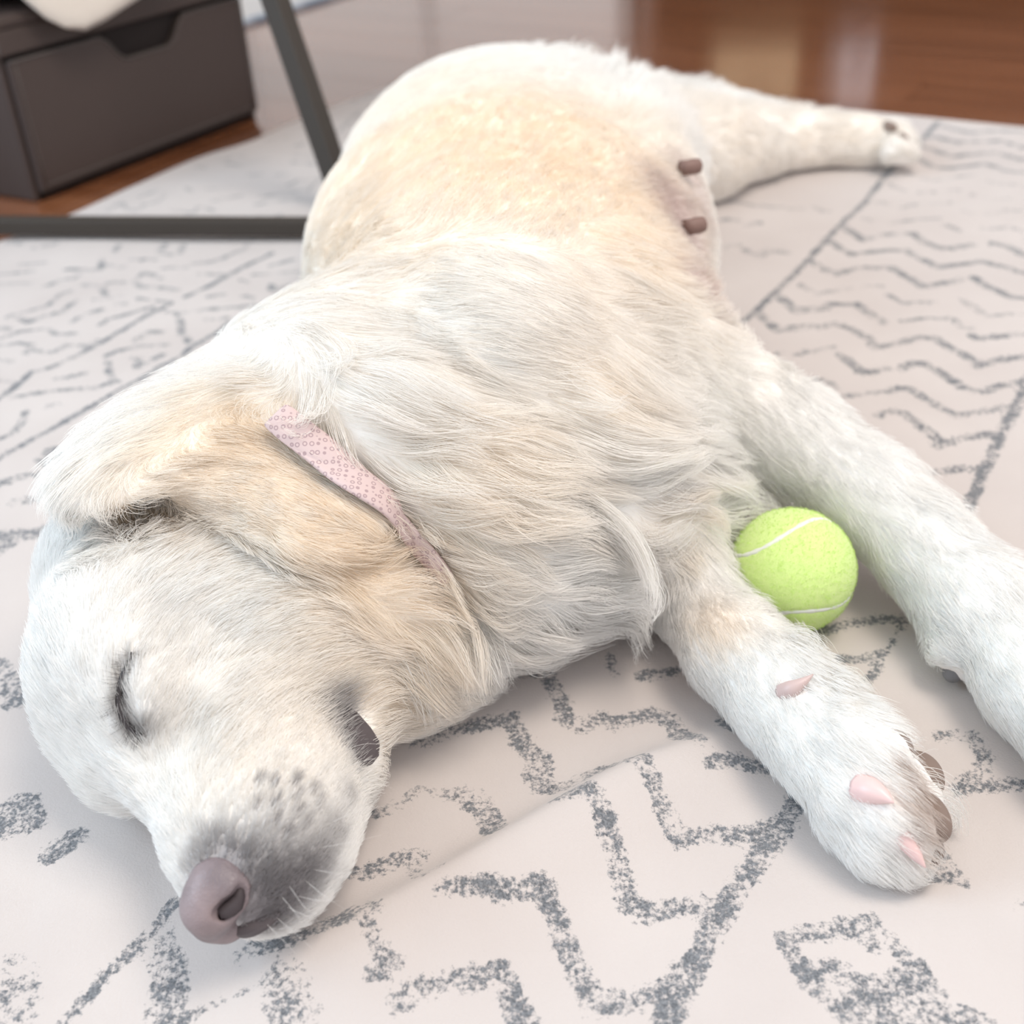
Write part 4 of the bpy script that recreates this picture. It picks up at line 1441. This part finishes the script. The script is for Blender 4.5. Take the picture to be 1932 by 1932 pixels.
# comb grid, 8 mm cells near the skin
CG = .008
clo = B.lo - .02
cn = np.ceil((B.lo + B.vox * (B.n - 1) + .02 - clo) / CG).astype(int) + 1
CI = np.argwhere(np.ones(cn, bool))
CX = clo + CI * CG
near = np.abs(B.sample(CX)) < .035
CI, CX = CI[near], CX[near].astype(np.float32)
comb = np.zeros((*cn, 7), np.float32)
for k0 in range(0, len(CX), 4000):
    x = CX[k0:k0 + 4000]
    d2 = ((x[:, None, :] - gp[None]) ** 2).sum(2)
    m = d2.min(1, keepdims=True)
    w = np.exp(-(np.sqrt(d2) - np.sqrt(m)) / .006) / (d2 + 1e-4)
    w /= w.sum(1, keepdims=True)
    v = np.concatenate([w @ gt, w @ gprm], 1)
    i = CI[k0:k0 + 4000]
    comb[i[:, 0], i[:, 1], i[:, 2]] = v


def comb_at(X):
    q = np.clip((X - clo) / CG, 0, cn - 1.001)
    i = q.astype(np.int32)
    t = (q - i).astype(np.float32)
    r = 0
    for a in (0, 1):
        wa = t[:, 0] if a else 1 - t[:, 0]
        for b in (0, 1):
            wb = wa * (t[:, 1] if b else 1 - t[:, 1])
            for c in (0, 1):
                r = r + (wb * (t[:, 2] if c else 1 - t[:, 2]))[:, None] * comb[i[:, 0] + a, i[:, 1] + b, i[:, 2] + c]
    return r


# roots: area weighted over the quads, thinner with distance, none underneath
quad = DV[DQ]
ar = .5 * np.linalg.norm(np.cross(quad[:, 2] - quad[:, 0], quad[:, 3] - quad[:, 1]), axis=1)
cen = quad.mean(1)
nrm = np.cross(quad[:, 2] - quad[:, 0], quad[:, 3] - quad[:, 1])
nrm /= np.linalg.norm(nrm, axis=1)[:, None] + 1e-12
dep = np.maximum(np.linalg.norm(cen - [0, 0, HCAM], axis=1), .3)
view = ((np.array([0, 0, HCAM]) - cen) / dep[:, None] * nrm).sum(1)
dens = 72e4 * np.minimum((.5 / dep) ** 1.5, 1.6) * np.where(nrm[:, 2] < -.6, .1, 1) * np.where(view < -.35, .3, 1) * (cen[:, 2] > .0025)


def keep_off(dens, px, py, rad, f):
    x = H(px, py)[0]
    w = np.exp(-(((cen - x) ** 2).sum(1) / rad ** 2) ** 2)
    return dens * (1 - w * (1 - f))


for a in [(405, 1690, .013, .0), (390, 1730, .012, .0), (425, 1650, .008, .1), (435, 1705, .009, 0), (415, 1620, .006, .4), (678, 1385, .0075, .0), (690, 1425, .007, .0), (665, 1350, .005, .1), (450, 1755, .007, 0), (480, 1750, .006, .1),
          (1655, 1500, .005, .1), (1500, 1298, .004, .2), (1295, 440, .034, .22), (1315, 530, .024, .25), (1305, 350, .026, .3), (275, 985, .006, .3), (232, 1325, .0028, .1), (236, 1290, .0025, .2), (248, 1372, .0025, .2)]:
    dens = keep_off(dens, *a)
dens = dens * np.clip(.014 / (comb_at(cen)[:, 3] + 1e-4), .45, 1.25)
for a in [(590, 655, .028, 1.5), (300, 1300, .10, 1.45), (450, 1500, .05, 1.5), (1000, 950, .08, 1.25)]:
    dens = keep_off(dens, *a)
for cx_ in COLLAR_X[2 * 9 + 1:-2 * 9:2]:
    w = np.exp(-(((cen - cx_) ** 2).sum(1) / .0075 ** 2) ** 2)
    dens = dens * (1 - w)
for c_, r_ in PADS:
    dens = dens * (1 - np.exp(-(((cen - c_) ** 2).sum(1) / (r_ * 1.15) ** 2) ** 3))
cnt = rng.poisson(ar * dens * FUR_DENSITY)
fi = np.repeat(np.arange(len(DQ)), cnt)
a_, b_ = rng.random(len(fi))[:, None], rng.random(len(fi))[:, None]
qd = quad[fi]
ROOT = (qd[:, 0] * (1 - a_) + qd[:, 1] * a_) * (1 - b_) + (qd[:, 3] * (1 - a_) + qd[:, 2] * a_) * b_
NS = len(ROOT)
print('FUR strands', NS)
NP = 7
prm = comb_at(ROOT)
ln = prm[:, 3] * rng.uniform(.7, 1.2, NS)
lift, wave, clump = prm[:, 4], prm[:, 5], prm[:, 6]
rdep = np.linalg.norm(ROOT - [0, 0, HCAM], axis=1)
# leaders for tufts
lead_n = max(50, NS // 30)
lead = rng.choice(NS, lead_n, replace=False)
from mathutils.kdtree import KDTree
kd = KDTree(lead_n)
for i, r_ in enumerate(ROOT[lead]):
    kd.insert(r_, i)
kd.balance()
own = np.fromiter((lead[kd.find(r_)[1]] for r_ in ROOT.tolist()), np.int64, NS)
lead2_n = max(20, NS // 420)
lead2 = rng.choice(NS, lead2_n, replace=False)
kd = KDTree(lead2_n)
for i, r_ in enumerate(ROOT[lead2]):
    kd.insert(r_, i)
kd.balance()
lmap = dict((int(a), int(lead2[kd.find(ROOT[a])[1]])) for a in lead)
own2 = np.fromiter((lmap[int(a)] for a in own), np.int64, NS)
jit = rng.normal(0, .15, (NS, 3)).astype(np.float32) * (1 - .55 * np.clip((ln - .015) / .03, 0, 1))[:, None].astype(np.float32)
cj = rng.normal(0, .28, (NS, 3)).astype(np.float32)[own]        # each tuft leans its own way
cj2 = rng.normal(0, .35, (NS, 3)).astype(np.float32)[own2]
POS = np.zeros((NS, NP, 3), np.float32)
POS[:, 0] = ROOT
p = ROOT.astype(np.float32).copy()
lj = rng.uniform(.6, 1.5, NS)
lo_h = rng.uniform(.75, 1.35, NS)[own] * (1 + (rng.uniform(.45, 1.75, NS)[own2] - 1) * np.clip((ln - .018) / .02, 0, 1))
free = np.clip((ln - .012) / .03, 0, 1)
for j in range(1, NP):
    f = j / (NP - 1)
    d = comb_at(p)[:, :3]
    g = B.grad(p)
    d = d + jit + cj * (.18 + .55 * free)[:, None] + cj2 * (.6 * free)[:, None]
    d = d - g * (d * g).sum(1)[:, None]
    d /= np.linalg.norm(d, axis=1)[:, None] + 1e-6
    p = p + d * (ln / (NP - 1))[:, None]
    tgt_h = lift * ln * lj * lo_h * f ** .8 + .0004
    sdv = B.sample(p)
    corr = tgt_h - sdv
    pull = np.where(corr > 0, .85, .75 - .45 * free)
    p = p + g * (corr * pull)[:, None]
    p[:, 2] = np.maximum(p[:, 2], .0012 + .002 * rng.random(NS))
    POS[:, j] = p
# tufts: strands close in on their leader towards the tip; waves shared within a tuft
fr = (np.arange(NP) / (NP - 1)).astype(np.float32)
off = POS - POS[own]
cl_amt = (clump * rng.uniform(.5, 1.0, NS))[:, None] * fr[None] ** 1.2
POS = POS[own] + off * (1 - cl_amt)[..., None]
off = POS - POS[own2]
POS = POS[own2] + off * (1 - (.42 * free)[:, None] * fr[None] ** 1.3)[..., None]
POS[:, 0] = ROOT
sidev = np.cross(POS[:, -1] - POS[:, 0], B.grad(ROOT))
sidev /= np.linalg.norm(sidev, axis=1)[:, None] + 1e-6
ph = rng.uniform(0, 6.28, NS)[own2] + rng.normal(0, .5, NS)[own] + rng.normal(0, .2, NS)
POS += (sidev[:, None] * (wave * ln * .30)[:, None, None] * (np.sin(fr[None] * 5.5 + ph[:, None]) - np.sin(ph)[:, None])[..., None] * fr[None, :, None])
POS[..., 2] = np.maximum(POS[..., 2], .001)
keep = np.ones(NS, bool)
for c_, r_ in PADS:
    keep &= (((POS - c_.astype(np.float32)) ** 2).sum(2) > (r_ * .95) ** 2).all(1)
POS, ROOT, rdep, own = POS[keep], ROOT[keep], rdep[keep], own[keep]
own_id = np.unique(own, return_inverse=True)[1]
NS = len(POS)
RAD = (.000110 * np.clip(rdep / .5, .9, 2.2))[:, None] * np.array([1, 1, .95, .85, .7, .5, .15])[None]
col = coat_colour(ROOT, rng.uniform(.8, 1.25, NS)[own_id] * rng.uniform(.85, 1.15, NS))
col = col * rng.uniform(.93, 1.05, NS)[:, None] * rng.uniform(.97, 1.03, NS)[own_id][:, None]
M_fur = bpy.data.materials.new('coat_hair')
M_fur.use_nodes = True
nt = M_fur.node_tree
nt.nodes.clear()
out = nt.nodes.new('ShaderNodeOutputMaterial')
at = nt.nodes.new('ShaderNodeAttribute')
at.attribute_name = 'coat'
df = nt.nodes.new('ShaderNodeBsdfDiffuse')
tr = nt.nodes.new('ShaderNodeBsdfTranslucent')
gl = nt.nodes.new('ShaderNodeBsdfGlossy')
gl.inputs['Roughness'].default_value = .45
gl.inputs['Color'].default_value = (.9, .9, .9, 1)
m1 = nt.nodes.new('ShaderNodeMixShader')
m1.inputs[0].default_value = .45
m2 = nt.nodes.new('ShaderNodeMixShader')
m2.inputs[0].default_value = .05
nt.links.new(at.outputs['Color'], df.inputs['Color'])
nt.links.new(at.outputs['Color'], tr.inputs['Color'])
nt.links.new(df.outputs[0], m1.inputs[1])
nt.links.new(tr.outputs[0], m1.inputs[2])
nt.links.new(m1.outputs[0], m2.inputs[1])
nt.links.new(gl.outputs[0], m2.inputs[2])
nt.links.new(m2.outputs[0], out.inputs[0])


def hair_object(name, POS, RAD, col, mat, parent):
    n, k_ = POS.shape[:2]
    cd = bpy.data.hair_curves.new(name)
    cd.add_curves([k_] * n)
    cd.attributes['position'].data.foreach_set('vector', np.ascontiguousarray(POS, np.float32).ravel())
    r = cd.attributes.get('radius') or cd.attributes.new('radius', 'FLOAT', 'POINT')
    r.data.foreach_set('value', np.ascontiguousarray(np.broadcast_to(RAD, (n, k_)), np.float32).ravel())
    a = cd.attributes.new('coat', 'FLOAT_COLOR', 'CURVE')
    a.data.foreach_set('color', np.concatenate([col, np.ones((n, 1))], 1).astype(np.float32).ravel())
    cd.materials.append(mat)
    o = bpy.data.objects.new(name, cd)
    COL.objects.link(o)
    o.parent = parent
    return o


fur = hair_object('fur', POS, RAD, col, M_fur, dog)
fur['kind'] = 'stuff'
# lashes, whiskers, tuft in the ear
fine, fcol, frad = [], [], []


def hair(pts, rad, col_, n=7):
    pts = np.array(pts)
    s = np.linspace(0, 1, len(pts))
    q = np.linspace(0, 1, n)
    c = np.stack([np.interp(q, s, pts[:, a]) for a in range(3)], 1)
    for _ in range(2):
        c[1:-1] = (c[:-2] + 2 * c[1:-1] + c[2:]) / 4
    c[:, 2] = np.maximum(c[:, 2], .001)
    return c, rad * np.array([1, 1, .9, .8, .65, .45, .15]), col_


def emit(name, items, mat):
    return hair_object(name, np.array([i[0] for i in items]), np.array([i[1] for i in items]), np.array([i[2] for i in items]), mat, dog)


eye = np.array([(250, 1232), (240, 1258), (230, 1285), (225, 1318), (229, 1345), (241, 1368), (256, 1380), (270, 1386)], float)
items = []
for k in range(240):
    s = rng.random() * (len(eye) - 1.01)
    i = int(s)
    c = eye[i] + (eye[i + 1] - eye[i]) * (s - i) + rng.normal(0, 2.0, 2)
    t = unit(eye[i + 1] - eye[i])
    nn = np.array([-t[1], t[0]])                      # towards the left/below in the photo
    sd = 1 if rng.random() < .55 else -1
    ln_ = rng.uniform(10, 34) * (1.15 if sd > 0 else .9)
    d = unit(nn * sd + t * rng.uniform(-.1, .55) + rng.normal(0, .15, 2)) * ln_
    if sd < 0:
        d = -nn * ln_ * .7 + t * ln_ * rng.uniform(-.3, .5)
    g = rng.uniform(.10, .45)
    items.append(hair([H(*c, .0004)[0], H(*(c + d * .5), .0018)[0], H(*(c + d), .0022)[0]], .000075, (g, g * .93, g * .9)))
emit('eyelashes', items, M_fur)
items = []
for (x0, y0), (x1, y1), (x2, y2) in [((640, 1420), (690, 1400), (735, 1408)), ((632, 1385), (670, 1345), (720, 1352)), ((648, 1450), (700, 1428), (742, 1440)), ((655, 1470), (700, 1470), (745, 1490)), ((600, 1600), (660, 1590), (720, 1575)), ((590, 1640), (640, 1650), (690, 1640)),
                                      ((560, 1690), (600, 1700), (640, 1700)), ((540, 1710), (580, 1730), (620, 1745)), ((520, 1730), (550, 1755), (590, 1790)), ((500, 1740), (530, 1770), (560, 1800)), ((640, 1235), (690, 1220), (735, 1240)), ((610, 1560), (670, 1530), (730, 1520)), ((575, 1660), (610, 1690), (650, 1715)),
                                      ((545, 1670), (575, 1715), (598, 1725)), ((530, 1690), (560, 1725), (575, 1750))]:
    a = H(x0, y0)[0]
    ext = np.linalg.norm(np.array([x2 - x0, y2 - y0])) * .5 / FPX
    b = P(x1, y1, max(a[2] + .006, .006))
    c = P(x2, y2, max(a[2] + .004 - .2 * ext, .004))
    items.append(hair([a, b, c], .00007, (.93, .91, .88)))
emit('whiskers', items, M_fur)
items = []
for k in range(420):
    c = np.array([rng.uniform(205, 330), rng.uniform(948, 985)])
    x0, n0 = H(*c)
    d = np.array([rng.normal(4, 16), rng.uniform(14, 46)])
    x1, n1_ = H(*(c + d * .5))
    x2, n2_ = H(*(c + d + rng.normal(0, 10, 2)))
    tone = rng.uniform(.55, .95)
    items.append(hair([x0 + n0 * .001, x1 + n1_ * rng.uniform(.002, .007), x2 + n2_ * rng.uniform(.001, .005)], .00011, (tone, tone * .86, tone * .70)))
emit('ear_tuft', items, M_fur)
# long loose strands: chest tuft over the lower leg, feathering under throat and elbow
items = []
for (x0, y0), (x2, y2), sp, n_ in [((1240, 985), (1395, 895), 26, 260), ((1210, 1060), (1290, 985), 22, 160), ((1350, 880), (1440, 940), 20, 120), ((880, 1170), (935, 1275), 26, 160), ((760, 1230), (800, 1340), 24, 120),
                                    ((1480, 1180), (1545, 1245), 12, 160), ((1560, 1275), (1640, 1318), 12, 140), ((1720, 915), (1830, 985), 14, 40), ((1250, 175), (1262, 125), 10, 16), ((1215, 160), (1225, 132), 8, 8), ((1275, 190), (1290, 160), 8, 8)]:
    for k in range(n_):
        o_ = rng.normal(0, sp, 2)
        a, na_ = H(x0 + o_[0], y0 + o_[1])
        e_ = np.array([x2, y2]) + o_ * .45 + rng.normal(0, 8, 2)
        hb = B.hit(*e_)
        zt = hb[0] + hb[1] * rng.uniform(.002, .010) if hb is not None else P(e_[0], e_[1], max(a[2] * rng.uniform(.55, .95), .004))
        if np.linalg.norm(zt - a) > .09:
            zt = a + unit(zt - a) * .06
        mid = (a + zt) / 2 + na_ * rng.uniform(.002, .008) + rng.normal(0, .002, 3)
        tone = rng.uniform(.9, .98)
        items.append(hair([a, mid, zt], .00011 * max(.9, min(2., np.linalg.norm(a - [0, 0, HCAM]) / .5)), (tone, tone * .985, tone * .955)))
emit('feathering', items, M_fur)
# felt nap of the ball
bn = rng.normal(size=(5200, 3))
bn /= np.linalg.norm(bn, axis=1)[:, None]
dd = np.min(np.linalg.norm(bn[:, None] - SEAM[None, ::3], axis=2), axis=1)
bn = bn[dd > .06]
tt_ = np.cross(bn, rng.normal(size=bn.shape))
tt_ /= np.linalg.norm(tt_, axis=1)[:, None]
bp_ = np.stack([bn * (BR_ - .0003), bn * (BR_ + .0005) + tt_ * .0006, bn * (BR_ + .0009) + tt_ * .0013], 1) + ofs
tone = rng.uniform(.85, 1.1, len(bn))[:, None]
hair_object('nap', bp_, np.array([.00009, .00008, .00003])[None], np.array([.68, .90, .28]) * tone, M_fur, ball)
